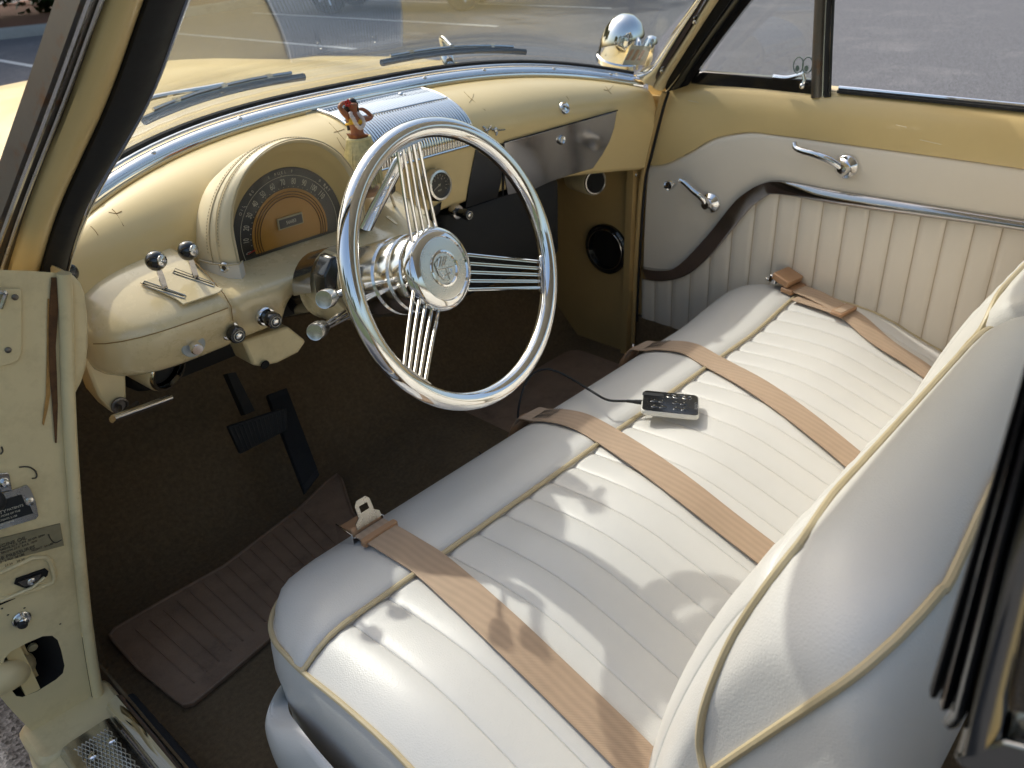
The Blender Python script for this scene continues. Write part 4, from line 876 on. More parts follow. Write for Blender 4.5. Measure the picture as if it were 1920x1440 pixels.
for r in rings:                        # round the outline of every ring
    R2.append([p for p in catmull([Vector(q) for q in r], 3)])
b.loft(R2, 'cream_pod'); pod = build('instrument_pod', b, dashb, smooth=45)
b = MB(); b.tube([R2[i][12] + Vector((0, -.0006, 0)) for i in range(1, 16)], .0008, 'crack', 4); build('seam', b, pod)
xs_ = -.553; b = MB(); b.tube([Vector((xs_, y, z)) + Vector((0, -.0006, .0006)) for y, z in podring(xs_ - .02, -1)[1:6]], .0008, 'crack', 4); build('seam', b, pod)
pn_ = Vector((0, -.41, .912)).normalized(); pp0 = Vector((0, 1.14, .983))
def on_pod(u, v, off=0): return PP(u, v, pp0, pn_) + pn_ * off
pq = [(262, 532), (325, 508), (418, 544), (410, 551), (343, 573), (330, 563)]
b = MB(); b.prism([on_pod(u, v, .0005) for u, v in pq], pn_ * .0025, 'cream_pod'); lp = build('lever_plate', b, pod, bevel=.0008)
for (a0, a1), base_, ball_ in ((((268, 534), (344, 558)), (311, 545), (292, 489)), (((326, 511), (399, 536)), (369, 524), (352, 470))):
    b = MB(); b.tube([on_pod(*a0, .0026), on_pod(*a1, .0026)], .0011, 'dark_cavity', 6); build('slot', b, lp)
    b = MB(); P = [on_pod(a0[0] + 3, a0[1] - 4, .0036), on_pod(a1[0] + 4, a1[1] - 1, .0036), on_pod(a1[0] + 2, a1[1] + 5, .0036), on_pod(a0[0] - 2, a0[1] + 4, .0036)]; b.tube(P, .0008, 'brushed', 5, closed=True); build('slot_edge', b, lp)
    q0 = on_pod(*base_); q1 = PY(ball_[0], ball_[1], q0.y - .004); d = (q1 - q0).normalized(); sd = d.cross(Vector((0, 1, 0))).normalized(); b = MB()
    rings = [[q0 + d * (l - .004) + sd * (w * sx) + Vector((0, 1, 0)) * (.0016 * sy) for sx, sy in ((-1, -1), (1, -1), (1, 1), (-1, 1))] for l, w in ((0, .0035), ((q1 - q0).length * .5, .0042), ((q1 - q0).length, .0030))]
    b.loft(rings, 'dark_chrome'); lv = build('control_lever', b, pod)
    b = MB(); b.ball(q1, .0145, 'black_gloss'); build('lever_ball', b, lv)
    vd = Vector((.35, -.9, .12)).normalized(); b = MB(); b.lathe([(.0085, .0112), (.0085, .0132), (.007, .0142), (.0005, .0146)], q1, vd, 'chrome_worn', 16); build('ball_cap', b, lv)
# starter button and two pull knobs on the lower face
bp = PY(361, 647, 1.092); ax = Vector((-.05, -1, -.12)).normalized(); b = MB(); b.lathe([(.0185, -.006), (.0185, .003), (.017, .0045), (.009, .004)], bp, ax, 'silver_paint', 30); sb = build('starter_button', b, pod)
b = MB(); b.lathe([(.0095, .003), (.0095, .014), (.008, .017), (.0005, .017)], bp, ax, 'chrome', 20); build('button', b, sb)
for u, v in ((428, 618), (497, 592)): knob(PY(u, v, 1.100), (0, -1, -.06), 'chrome', [(.0165, -.006), (.0165, .004), (.014, .007), (.009, .007)], KP, pod, 'pull_knob')
# right-hand pod lever and switch
q0 = PY(742, 392, 1.16); q1 = PY(727, 352, 1.13); b = MB(); b.tube([q0, q1], .003, 'dark_chrome', 6); lv = build('control_lever', b, pod); b = MB(); b.ball(q1, .014, 'black_gloss'); build('lever_ball', b, lv)
b = MB(); b.prism([PP(u, v, Vector((0, 1.15, .966)), pn_) + pn_ * .003 for u, v in ((722, 410), (742, 425), (800, 404), (790, 394))], pn_ * .002, 'cream_pod'); build('lever_plate', b, pod, bevel=.0008)

# ---- padded hood and speedometer
secs = [(.146, 1.26, .955), (.153, 1.225, .966), (.1525, 1.20, .976), (.147, 1.175, .990), (.139, 1.156, 1.001), (.131, 1.146, 1.009), (.125, 1.1425, 1.0145), (.1215, 1.144, 1.015), (.1185, 1.150, 1.015)]
def hood_pt(a, r, y, cz=None):
    cz = cz or CZH
    if a > 180: return Vector((CX - r, y, cz - (a - 180) / 10 * .0155))
    if a < 0: return Vector((CX + r, y, cz + a / 10 * .0155))
    return Vector((CX + r * cos(radians(a)), y, cz + r * sin(radians(a))))
arc = [221, 213, 200, 190] + [180 - 6 * k for k in range(31)] + [-10, -20, -33]
b = MB(); b.grid([[hood_pt(a, r, y, cz) for r, y, cz in secs] for a in arc], 'ivory_vinyl'); hd = build('gauge_hood', b, pod, smooth=50, label='padded ivory vinyl hood over the speedometer')
b = MB(); b.tube([hood_pt(a, .1440, 1.164, .9965) for a in arc], .0010, 'ivory_vinyl', 5); b.tube([hood_pt(a, .1486, 1.178, .988) for a in arc], .0008, 'piping', 5); b.tube([hood_pt(a, .1265, 1.1418) for a in arc], .0013, 'piping', 5); build('seam', b, hd)
b = MB()
for k in range(90):
    a = 178 - 2 * k
    for yy, rr in ((1.160, .1422), (1.184, .1505)): b.tube([hood_pt(a, rr, yy, .9985 if yy < 1.17 else .9845), hood_pt(a - 1.1, rr, yy, .9985 if yy < 1.17 else .9845)], .0007, 'piping', 4, caps=False)
build('stitching', b, hd, kind='stuff')
b = MB(); b.lathe([(.0085, 0), (.0085, .002), (.0065, .004), (.0045, .003), (.0005, .0025)], hood_pt(199, .142, 1.156, 1.0) , (-.8, -.6, .1), 'screw', 16); sn = build('snap', b, hd); b = MB(); b.lathe([(.0035, .002), (.0035, .0045), (.0005, .005)], hood_pt(199, .142, 1.156, 1.0), (-.8, -.6, .1), 'black_gloss', 12); build('snap_hole', b, sn)
rows = [[hood_pt(a, r, y) for r, y in ((.158, 1.205), (.1535, 1.175), (.143, 1.151), (.128, 1.137), (.117, 1.144))] for a in (205, 209, 214, 219, 222)]
b = MB(); b.sheet(rows, 'white_vinyl', (.002, .002, 0)); hm = build('hood_hem', b, hd, smooth=60)
b = MB(); b.tube([p + Vector((-.0008, -.0008, 0)) for p in rows[0]], .0012, 'piping', 5); build('seam', b, hm)
fun = [(.1192, 1.149, 1.0147), (.117, 1.155, 1.008), (.1150, 1.160, 1.003), (.1140, 1.166, .999), (.110, 1.175, .989), (.1065, 1.183, .983)]
b = MB(); b.grid([[hood_pt(a, r, y, cz) for r, y, cz in fun] for a in arc], 'cream'); build('bezel', b, hd, smooth=60)
DY = 1.181
def dpt(r, a, off=0): return Vector((CX + r * cos(radians(a)), DY - off, CZ + r * sin(radians(a))))
def fan(mb, r, off, m, a0=-14, a1=194, n=60, th=.001):
    P = [dpt(r, lerp(a0, a1, k / n), off) for k in range(n + 1)]; P = [p for p in P if p.z > CZ - .0262]
    mb.prism(P, (0, th, 0), m)
b = MB(); fan(b, .1075, 0, 'dial_black'); dial = build('speedometer', b, pod, smooth=0, label='black and gold half-round speedometer dial')
b = MB(); fan(b, .0735, .0012, 'dial_gold'); build('gold_disc', b, dial, smooth=0)
for r in (.0595, .064, .0685):
    b = MB(); b.tube([dpt(r, lerp(-18, 198, k / 50), .0020) for k in range(51)], .0008, 'dial_ring', 4); build('ring', b, dial)
b = MB(); b.tube([dpt(.0945, lerp(-14, 194, k / 60), .0008) for k in range(61)], .0005, 'print_cream', 4); build('scale_arc', b, dial)
for k in range(12):
    a = 188 - 14 * k; r_ = Vector((cos(radians(a)), 0, sin(radians(a)))); t_ = Vector((sin(radians(a)), 0, -cos(radians(a))))
    text('numeral', str(10 * k), .0145, dpt(.0845, a, .0012), t_, r_, 'print_cream', dial, sx=.62)
for k in range(23):
    a = 188 - 7 * k; b = MB(); b.tube([dpt(.0758, a, .0010), dpt(.0768, a, .0010)], .0008, 'print_cream', 4); build('tick', b, dial)
def arctext(s, a, r, size, step):
    for i, ch in enumerate(s):
        aa = a - (i - (len(s) - 1) / 2) * step; r_ = Vector((cos(radians(aa)), 0, sin(radians(aa)))); t_ = Vector((sin(radians(aa)), 0, -cos(radians(aa))))
        if ch != ' ': text('lettering', ch, size, dpt(r, aa, .0012), t_, r_, 'print_cream', dial)
arctext('E FUEL F', 91, .1005, .0066, 3.6); arctext('OIL', 144, .1005, .0066, 3.6); arctext('80', 126, .1005, .0066, 3.4); arctext('0 BAT', 38, .1005, .0066, 3.6)
for a in (140, 91, 36):
    b = MB(); b.tube([dpt(.0955, a - 1, .0012), dpt(.098, a, .0012)], .0005, 'print_cream', 4); build('tick', b, dial)
b = MB(); b.tube([dpt(.074, 187, .004), dpt(.089, 188, .004)], lambda t: .0012 - .0006 * t, 'needle_red', 5); build('needle', b, dial)
oc = Vector((CX, DY - .004, CZ + .020)); b = MB(); b.box(oc, (.0245, .0015, .0095), 'piping'); od = build('odometer', b, dial, bevel=.0008)
b = MB(); b.box(oc + Vector((0, -.001, 0)), (.0222, .0014, .0073), 'dial_black'); build('odometer_window', b, od)
text('lettering', '56683', .008, oc + Vector((0, -.0028, 0)), (1, 0, 0), (0, 0, 1), 'print_cream', od)
b = MB(); fan(b, .1062, .006, 'gauge_glass', th=.0012); build('lens', b, dial, smooth=0)

# ---- things under the dash on the driver's side
c = PY(312, 694, 1.17); ax = Vector((.25, -.9, -.25)).normalized(); b = MB(); b.lathe([(.037, -.12), (.037, -.002), (.034, .002)], c, ax, 'cream_jamb', 28, cap1=False); vt = build('air_duct', b, dashb)
b = MB(); b.lathe([(.034, -.02), (.0345, .003), (.033, .007), (.029, .007), (.0275, 0)], c, ax, 'chrome', 28, cap0=False, cap1=False); build('duct_ring', b, vt)
b = MB(); b.lathe([(.029, -.012), (.029, -.010), (.0005, -.010)], c, ax, 'black_matte', 24); build('duct_flap', b, vt)
b = MB(); b.prism([PY(u, v, 1.16) for u, v in ((160, 674), (236, 674), (238, 745), (228, 772), (212, 776), (186, 745), (168, 700))], (0, .05, .0), 'cream_jamb'); bk = build('brake_bracket', b, dashb, bevel=.004)
b = MB(); b.lathe([(.013, 0), (.013, .003), (.010, .004), (.009, .001), (.0005, .001)], PY(224, 760, 1.157), (0, -1, 0), 'pot_metal', 18); build('grommet', b, bk)
b = MB(); b.lathe([(.0085, -.012), (.0095, 0), (.008, .004), (.0005, .005)], PY(212, 682, 1.14), (-.3, -1, .1), 'chrome', 16); wl = build('warning_lamp', b, dashb); b = MB(); b.lathe([(.0085, -.02), (.0085, -.011)], PY(221, 680, 1.14), (-.3, -1, .1), 'reflector', 16); build('lamp_lens', b, wl)
b = MB(); a, c = PY(212, 784, 1.10), PY(320, 746, 1.14); n_ = Vector((0, -.4, .9)); b.tube([a, c], .0052, 'chrome', 10); b.tube([a + Vector((0, .008, -.006)), c + Vector((0, .008, -.006))], .005, 'chrome_worn', 10); hb = build('brake_handle', b, dashb)
b = MB(); b.tube([PY(224, 762, 1.16), lerp(a, c, .1), lerp(a, c, .5) + Vector((0, .02, 0))], .004, 'pot_metal', 8); build('brake_rod', b, hb)
b = MB(); b.prism([PY(u, v, 1.16) for u, v in ((455, 640), (540, 612), (575, 640), (560, 662), (520, 682), (490, 688), (475, 686))], (0, .06, 0), 'cream_jamb'); cb = build('column_bracket', b, dashb, bevel=.005)
b = MB(); b.lathe([(.008, 0), (.008, .003), (.0005, .004)], PY(496, 683, 1.157), (0, -1, -.3), 'dark_cavity', 12); build('hole', b, cb)
b = MB(); b.sheet([[(x, 1.14, z) for x in (-.44, -.36, -.28)] for z in (.93, .89, .86)], 'dark_cavity', (0, .02, 0)); build('column_gap_shade', b, pod)  # near-black sheet painted as the shade in the gap around the column
b = MB(); b.rbox((-.50, 1.42, .80), (.14, .10, .07), .03, 'black_matte'); build('heater_box', b, dashb)
b = MB(); b.rbox((.25, 1.36, .78), (.20, .10, .10), .03, 'black_matte'); build('heater_box', b, dashb)

# ================================================================== steering wheel and column
WC = Vector((-.361, .777, 1.018)); WN = Vector((.0691, -.9394, .3357)).normalized()
WU = (Vector((0, 0, 1)) - WN * WN.z).normalized(); WR = WU.cross(WN).normalized()
def wp(r, a, s=0): return WC + (WR * cos(radians(a)) + WU * sin(radians(a))) * r - WN * s
b = MB(); RR, rr = .1868, .0132
b.grid([[wp(RR + rr * cos(2 * pi * k / 20), 360 * i / 96, -rr * sin(2 * pi * k / 20)) for k in range(20)] for i in range(96)], 'chrome', closed_u=True, closed_v=True); wheel = build('steering_wheel', b, car, smooth=80, label='chrome banjo steering wheel with three groups of rod spokes')
SP = (96, -22.5, -142)
for a in SP:
    rd = WR * cos(radians(a)) + WU * sin(radians(a)); tn = -WR * sin(radians(a)) + WU * cos(radians(a))
    for k in range(5):
        o1 = (k - 2) * .0098; o0 = (k - 2) * .0128; b = MB(); p0 = WC + rd * .052 + tn * o0 - WN * .044; p1 = WC + rd * sqrt((RR - .006) ** 2 - o1 ** 2) + tn * o1 - WN * .002
        b.tube([p0, lerp(p0, p1, .5) - WN * .001, p1], .0025, 'chrome', 8); build('spoke', b, wheel)
    b = MB(); b.rbox(WC + rd * (RR - .012) - WN * .003, (.030, .005, .004), .004, 'dark_chrome', Matrix((tn, rd, tn.cross(rd))).transposed()); build('spoke_clamp', b, wheel)
b = MB(); b.lathe([(.001, -.0335), (.030, -.0335), (.0435, -.0345), (.0455, -.032), (.052, -.0335), (.0575, -.038), (.0602, -.045), (.0602, -.052), (.058, -.058), (.050, -.064)], WC, WN, 'chrome', 56); hub = build('hub', b, wheel, smooth=35)
b = MB(); b.lathe([(.0272, -.0325), (.0425, -.0335), (.0432, -.0355), (.0272, -.0355)], WC, WN, 'brushed', 56); build('hub_disc', b, hub)
b = MB(); b.lathe([(.0005, -.0345), (.0205, -.0335), (.0232, -.0305), (.0258, -.0310), (.0270, -.0335)], WC, WN, 'chrome', 40); em = build('emblem', b, hub, label='embossed crest in the centre of the steering wheel hub')
def ep_(x, y, o=.0305): return WC + WR * x * 1.4 + WU * y * 1.4 - WN * o
b = MB(); crest = [(-.0115, .0085), (0, .0125), (.0115, .0085), (.0105, -.004), (.006, -.010), (0, -.0135), (-.006, -.010), (-.0105, -.004)]
b.prism([ep_(x, y, .0318) for x, y in crest], WN * .0010, 'brushed')
for seg in ([(-.0115, .0015), (.0115, -.0015)], [(-.010, .004), (-.004, .0115)], [(-.007, .004), (0, .012)], [(-.004, .003), (.004, .0115)], [(-.001, .003), (.007, .0105)], [(0, 0), (.001, -.012)], [(-.008, -.003), (-.003, -.009)], [(.003, -.003), (.007, -.009)], [(-.006, -.007), (.006, -.006)], [(-.009, -.001), (-.005, -.005), (-.007, -.008)], [(.004, -.002), (.008, -.004), (.004, -.008)]):
    b.tube([ep_(x, y, .0306) for x, y in seg], .0008, 'chrome', 5)
build('crest', b, em)
# column: stepped chrome bell, then the tube down to the floor
b = MB(); b.lathe([(.050, .058), (.0565, .064), (.0585, .074), (.0575, .084), (.0545, .087), (.0545, .089), (.0575, .092), (.0590, .104), (.0575, .118), (.0545, .121), (.0545, .123), (.0575, .126), (.0580, .150), (.0565, .19), (.0530, .215), (.046, .225)], WC, -WN, 'bell_chrome', 48); colm = build('steering_column', b, car, smooth=35)
b = MB(); b.lathe([(.036, .22), (.036, .75)], WC, -WN, 'black_gloss', 24); build('column_tube', b, colm)
b = MB(); b.lathe([(.050, .235), (.054, .24), (.054, .30), (.046, .315), (.046, .33)], WC, -WN, 'cream_pod', 32); build('column_collar', b, colm)
q = WC - WN * .27; b = MB(); b.grid([[q + (WR * cos(radians(a)) * .064 + WU * sin(radians(a)) * .066) - WN * d for a in range(10, 171, 10)] for d in (0, .01, .05)], 'dark_chrome'); build('column_shroud', b, colm)
def stalk(name, p0, p1, r, kr, kl, twin=False):
    d = (p1 - p0).normalized(); b = MB()
    if twin:
        s_ = d.cross(Vector((0, 0, 1))).normalized()
        for o_ in (-.0042, 0, .0042): b.tube([p0 + s_ * o_ + Vector((0, 0, o_)), p1 + s_ * o_ * .6 + Vector((0, 0, o_ * .6))], .0026, 'chrome', 8)
    else: b.tube([p0, p1], r, 'chrome', 12)
    o = build(name, b, colm); b = MB(); b.lathe([(r * 1.1, -.006), (kr * .8, .0), (kr * .86, kl * .35), (kr, kl * .42), (kr, kl * .9), (kr * .93, kl), (kr * .85, kl * .985), (.0005, kl)], p1, d, 'brushed', 24); build('stalk_knob', b, o)
ca = WC - WN * .17
stalk('turn_signal_stalk', PY(650, 545, .93), PY(622, 556, .905), .0062, .0135, .026)
stalk('overdrive_stalk', PY(652, 588, .95), PY(606, 614, .90), .005, .0125, .030, True)
b = MB(); a, c = PY(686, 428, .965), PY(750, 302, .915); d = (c - a).normalized(); s1 = d.cross(Vector((0, 1, 0))).normalized(); s2 = d.cross(s1)
rings = [[p + s1 * (.0115 * cos(t)) + s2 * (.0065 * sin(t)) for t in [2 * pi * k / 14 for k in range(14)]] for p in (a, lerp(a, c, .5), c, c + d * .012)]; rings[-1] = [lerp(p, c + d * .014, .6) for p in rings[-1]]
b.loft(rings, 'chrome'); build('gear_lever', b, colm)
b = MB(); b.prism([PY(u, v, .96) for u, v in ((608, 520), (622, 484), (632, 480), (636, 500), (630, 560), (616, 566))], (0, .03, 0), 'black_gloss'); build('stalk_housing', b, colm, bevel=.003)
from mathutils.bvhtree import BVHTree
# ================================================================== bench seat
XL, XR = -.735, .742
def seat_z(x, y):
    if y >= .735:
        z = .600 + .006 * sin(pi * min(1, (y - .735) / .10)) ** 1
        if y > .785: t = min(1, (y - .785) / .155); z = lerp(z, .603, min(1, t * 3)) - .085 * (.30 + .70 * min(1, max(0, (x - XL) / .13))) * (1 - sqrt(max(0, 1 - t * t)))
    else:
        t = (.735 - y); z = .600 + .010 * sin(pi * min(1, t / .30)) - .075 * max(0, (t - .13) / .32) ** 1.8
    d = min(1, max(0, 1 - (x - XL) / .075)); z -= .030 * d * d
    r = min(1, max(0, (x - .45) / .25)); z += .022 * r * r * (3 - 2 * r) * min(1, max(0, (y - .45) / .25))
    d = min(1, max(0, 1 - (XR - x) / .035)); z -= .012 * d * d
    return z
seat = None
fr_prof = [(.735, None), (.745, None), (.76, None), (.785, None), (.81, None), (.84, None), (.87, None), (.895, None), (.915, None), (.93, None), (.9385, None)]
cols = [XL + (XR - XL) * k / 60 for k in range(61)]
rows = []
for y, _ in fr_prof: rows.append([(x, y, seat_z(x, y) - (.006 if y == .735 else 0)) for x in cols])
for z, y in ((.50, .941), (.46, .934), (.40, .915), (.335, .90)): rows.append([(x, y, z - .028 * max(0, 1 - min(x - XL, XR - x) / .06) ** 2 * (1 if z > .45 else 0)) for x in cols])
# soften the two front corners in plan
def yfront(x): e = x - XL; return .94 - (.14 * (1 - e / .155) ** 2.2 if e < .155 else 0)
def corner(p):
    x, y, z = p
    if y > .735: y = .735 + (y - .735) * (yfront(x) - .735) / .205
    return (x, y - .02 * max(0, 1 - (XR - x) / .04) ** 2, z)
rows = [[corner(p) for p in r] for r in rows]
b = MB(); b.sheet(rows, 'white_vinyl', (0, -.01, -.01)); seat = build('bench_seat', b, car, smooth=70, label='white vinyl bench seat with tan piping')
SE = [XL, -.652, -.588, -.528, -.468, -.404, -.343, -.285, -.229, -.170, -.115, -.058, -.002, .055, .111, .167, .225, .285, .345, .400, .457, .512, .570, .622, .674, XR]
for xa, xb in zip(SE, SE[1:]):
    rows = []
    edge = xa == XL or xb == XR
    for j in range(9):
        t = (0, .03, .09, .25, .5, .75, .91, .97, 1)[j]; x = lerp(xa, xb, t); q = 1 - abs(2 * t - 1) ** 5; bul = .0030 * q + .0014 * (1 - (2 * t - 1) ** 2)
        if xa == XL and t < .5 or xb == XR and t > .5: bul = .0040
        rows.append([(x, y, seat_z(x, y) - .005 + bul - (.006 if y > .732 else 0)) for y in (.735, .731, .722, .70, .66, .62, .57, .52, .46, .40, .34, .28, .22)])
    b = MB(); b.sheet(rows, 'white_vinyl', (0, 0, -.012)); build('pleat', b, seat, smooth=70)
b = MB(); b.tube([(x, .735 - (0 if min(x - XL, XR - x) > .1 else .0), seat_z(x, .735) + .0025) for x in cols], .0040, 'piping', 8); build('piping', b, seat)
# side edge piping and side panels
for e, s in ((XL, -1), (XR, 1)):
    path = [(e, y, seat_z(e, y) + .001) for y in (.20, .35, .45, .55, .65, .735)]
    if s < 0:
        fc = [Vector((-.7335, .775, .572)), Vector((-.727, .815, .566)), Vector((-.708, .857, .557)), Vector((-.675, .893, .547)), Vector((-.632, .922, .535)), Vector((-.58, .938, .528)), Vector((-.50, .944, .524)), Vector((-.3, .945, .522)), Vector((0, .945, .522)), Vector((.4, .945, .522)), Vector((.70, .944, .53))]; dn = []
    else:
        fc = [Vector(corner((e, y, seat_z(e, y) + .001))) for y in (.84, .87, .895, .915, .93)]; dn = [Vector(corner((e, .940, z))) for z in (.465, .42, .34)]
    b = MB(); b.tube(catmull([Vector(p) for p in path] + fc[::1] + dn, 3), .0040, 'piping', 8); build('piping', b, seat)
    top = catmull([Vector(p) for p in path] + (fc[:6] if s < 0 else fc) + dn[:1], 2); rws = []
    for dz, dx in ((0, 0), (-.02, .006), (-.06, .010), (-.12, .006), (-.20, -.004)): rws.append([Vector((p.x + s * dx, p.y - (.0 if p.y < .8 else -dz * .1), max(.335, p.z + dz))) for p in top])
    b = MB(); b.sheet(rws, 'white_vinyl', (-s * .006, 0, 0)); build('side_panel', b, seat, smooth=70)
b = MB(); b.box((0, .58, .50), (.69, .29, .035), 'carpet'); b.box((0, .58, .37), (.68, .28, .07), 'black_matte'); build('seat_frame', b, seat)
# moulded side shield at the driver's end
pl_ = [(537, 1270), (516, 1300), (501, 1335), (497, 1367), (508, 1408), (524, 1445), (560, 1510), (640, 1640), (760, 1800)]; pr_ = [(539, 1280), (535, 1312), (536, 1340), (553, 1366), (580, 1401), (616, 1443), (680, 1512), (800, 1640), (960, 1800)]
xx_ = (-.735, -.752, -.772, -.784, -.79, -.79, -.79, -.79, -.79); A = catmull([PX(u, v, x_) for (u, v), x_ in zip(pl_, xx_)], 5); B = catmull([PX(u, v, x_ + .014) for (u, v), x_ in zip(pr_, xx_)], 5); n_ = len(A)
b = MB(); b.sheet([[lerp(a, c, t) + Vector((-.010 * sin(pi * t) * min(1, i / 8), 0, 0)) for i, (a, c) in enumerate(zip(A, B))] for t in (0, .1, .3, .5, .7, .9, 1)], 'white_vinyl', (.006, .001, 0)); sh = build('side_shield', b, seat, smooth=80)

# ---- split seat backs
MAIN = [(.295, .47), (.305, .56), (.294, .66), (.276, .75), (.251, .84), (.222, .92), (.192, .978), (.165, 1.004), (.125, 1.018), (.085, 1.010), (.062, .978), (.048, .90), (.045, .80), (.06, .68), (.09, .55), (.13, .46)]
ENDP = [(.245, .47), (.250, .56), (.243, .66), (.232, .75), (.216, .84), (.198, .915), (.180, .962), (.168, .982), (.152, .992), (.136, .988), (.105, .962), (.075, .89), (.06, .80), (.075, .68), (.105, .55), (.14, .46)]
def back(sign, x_out, x_in, dy, label, RC=.09):
    def drop(x):
        d = max(0, RC - abs(x - x_out)); d = min(d, RC * .995); return RC * .95 - sqrt(RC * RC - d * d) * .95
    def sec(k, s, x):
        ring = []; f_ = 1 - drop(x) / .56
        for (a, c), (d, e) in zip(MAIN, ENDP):
            y, z = lerp(d, a, k), lerp(e, c, k); wq = min(1, max(0, (.20 - y) / .11)); z = .46 + (z - .46) * (1 - drop(x) * (1 - .40 * wq) / .56); yc, zc = .165, .62; we = max(0, 1 - abs(x - x_out) / .13); we = we * we * (3 - 2 * we); ring.append(Vector((x + sign * we * .035 * min(1, max(0, (.212 - y) / .115)), lerp(yc, y, s) + dy, lerp(zc, z, s))))
        return catmull(ring, 3, closed=True)
    st = [(x_out, .0, .95)] + [(x_out - sign * RC * (1 - cos(a)), min(1, .10 + 1.1 * a / (pi / 2)), 1 if a > .1 else .985) for a in (.09, .2, .32, .45, .6, .76, .92, 1.08, 1.24, 1.4, 1.57)]
    st2 = [(x_in + sign * .10, 1, 1), (x_in + sign * .05, .9, 1), (x_in + sign * .02, .6, 1), (x_in + sign * .006, .3, .985), (x_in, .2, .93)]
    L = [(lerp(st[-1][0], st2[0][0], k / 8), 1, 1) for k in range(1, 8)]; allst = st + L + st2
    rings = [sec(k, s, x) for x, k, s in allst]
    b = MB(); b.loft(rings, 'white_vinyl'); o = build('seat_back', b, seat, smooth=75, label=label)
    i1, i2 = 6 * 3, 9 * 3                           # profile stations that carry the two pipings
    use = [r for r, stt in zip(rings, allst) if stt[2] > .98]; cen = lambda r: sum(r, Vector()) / len(r)
    def pth(idx): return [p[idx] + (p[idx] - cen(p)).normalized() * .002 for p in use]
    so = use[0]; s3 = use[-1]
    side2 = [s3[j] + Vector((-sign * .003, 0, 0)) for j in (17, 15, 12, 9, 6)]
    xm = lambda p: abs(p.x - x_out)
    if sign < 0:                                     # the near seat back: lay both pipings on its surface where the photo shows them
        tree_ = BVHTree.FromPolygons([tuple(p) for p in b.v], b.f)
        def lay(pix):
            out = []
            for u, v in catmull([(u, v, 0) for u, v in pix], 3, closed=False) if False else [(q.x, q.y) for q in catmull([(u, v, 0) for u, v in pix], 3)]:
                d = ray(u, v).normalized(); h = tree_.ray_cast(CAM, d)
                if h[0] is not None: out.append(h[0] + h[1] * .0015)
            return out
        f1 = lay([(1345, 1520), (1322, 1440), (1313, 1385), (1322, 1330), (1345, 1265), (1382, 1187), (1440, 1100), (1510, 1010)])
        f2 = lay([(1250, 1512), (1345, 1440), (1460, 1362), (1587, 1277), (1660, 1215), (1724, 1152), (1780, 1085)])
        t1 = [p for p in pth(i1) if p.x > f1[-1].x + .07]; t2 = [p for p in pth(i2) if p.x > f2[-1].x + .12]
    else:
        f1 = [so[j] + Vector((sign * .002, 0, 0)) for j in (4, 7, 10, 13, 16)]; f2 = [lerp(so[12], so[27], t) + Vector((sign * .004, 0, 0)) for t in (.02, .22, .45, .7)]; t1 = pth(i1)[1:-1]; t2 = pth(i2)[1:-1]
    b = MB(); b.tube(catmull(f1 + t1[:-1] + side2, 3), .0040, 'piping', 8); build('piping', b, o)
    b = MB(); b.tube(catmull(f2 + t2[:-1], 3), .0040, 'piping', 8); build('piping', b, o)
    n_ = 10; xa, xb = x_out - sign * .035, x_in + sign * .03
    for k in range(n_):
        x0, x1 = lerp(xa, xb, k / n_), lerp(xa, xb, (k + 1) / n_); rows = []
        for j in range(7):
            t = (0, .04, .14, .5, .86, .96, 1)[j]; x = lerp(x0, x1, t); d_ = min(1, abs(x - x_out) / RC); kk = min(1, .10 + 1.1 * math.acos(max(0, 1 - d_)) / (pi / 2)); k2 = min(1, max(.3, abs(x - x_in) / .1)); r = sec(min(kk, k2), 1, x); bul = .0045 * (1 - abs(2 * t - 1) ** 4)
            rows.append([r[i] + Vector((0, .0005 + bul * (1 if i < 16 else .4), bul * .3)) for i in range(2, 18)])
        b = MB(); b.sheet(rows, 'white_vinyl', (0, -.006, 0)); build('pleat', b, o, smooth=70)
    return o
back(-1, -.622, -.012, 0, 'white vinyl driver seat back'); back(1, .655, .016, .018, 'white vinyl passenger seat back')

# ================================================================== seat belts
def belt(path, w, label, loc, group='tan lap belts lying on the bench seat'):
    o = empty('seat_belt', loc, label, 'seat belt', group); P = catmull(path, 6); rows = []
    n = len(P)
    L, C, R = [], [], []
    for i, p in enumerate(P):
        t = (P[min(i + 1, n - 1)] - P[max(i - 1, 0)]); t.z = 0; t.normalize(); s = Vector((t.y, -t.x, 0)); rows.append([p + s * (w * q) + Vector((0, 0, .0009 * (1 - (2 * q) ** 2))) for q in (-.5, -.46, -.25, 0, .25, .46, .5)])
    b = MB(); b.sheet(rows, 'webbing', (0, 0, -.0022)); build('webbing', b, o, smooth=60)
    return o, P
def sp(x, y, off=.0065): return Vector((x, y, seat_z(x, y) + off))
W_ = .057
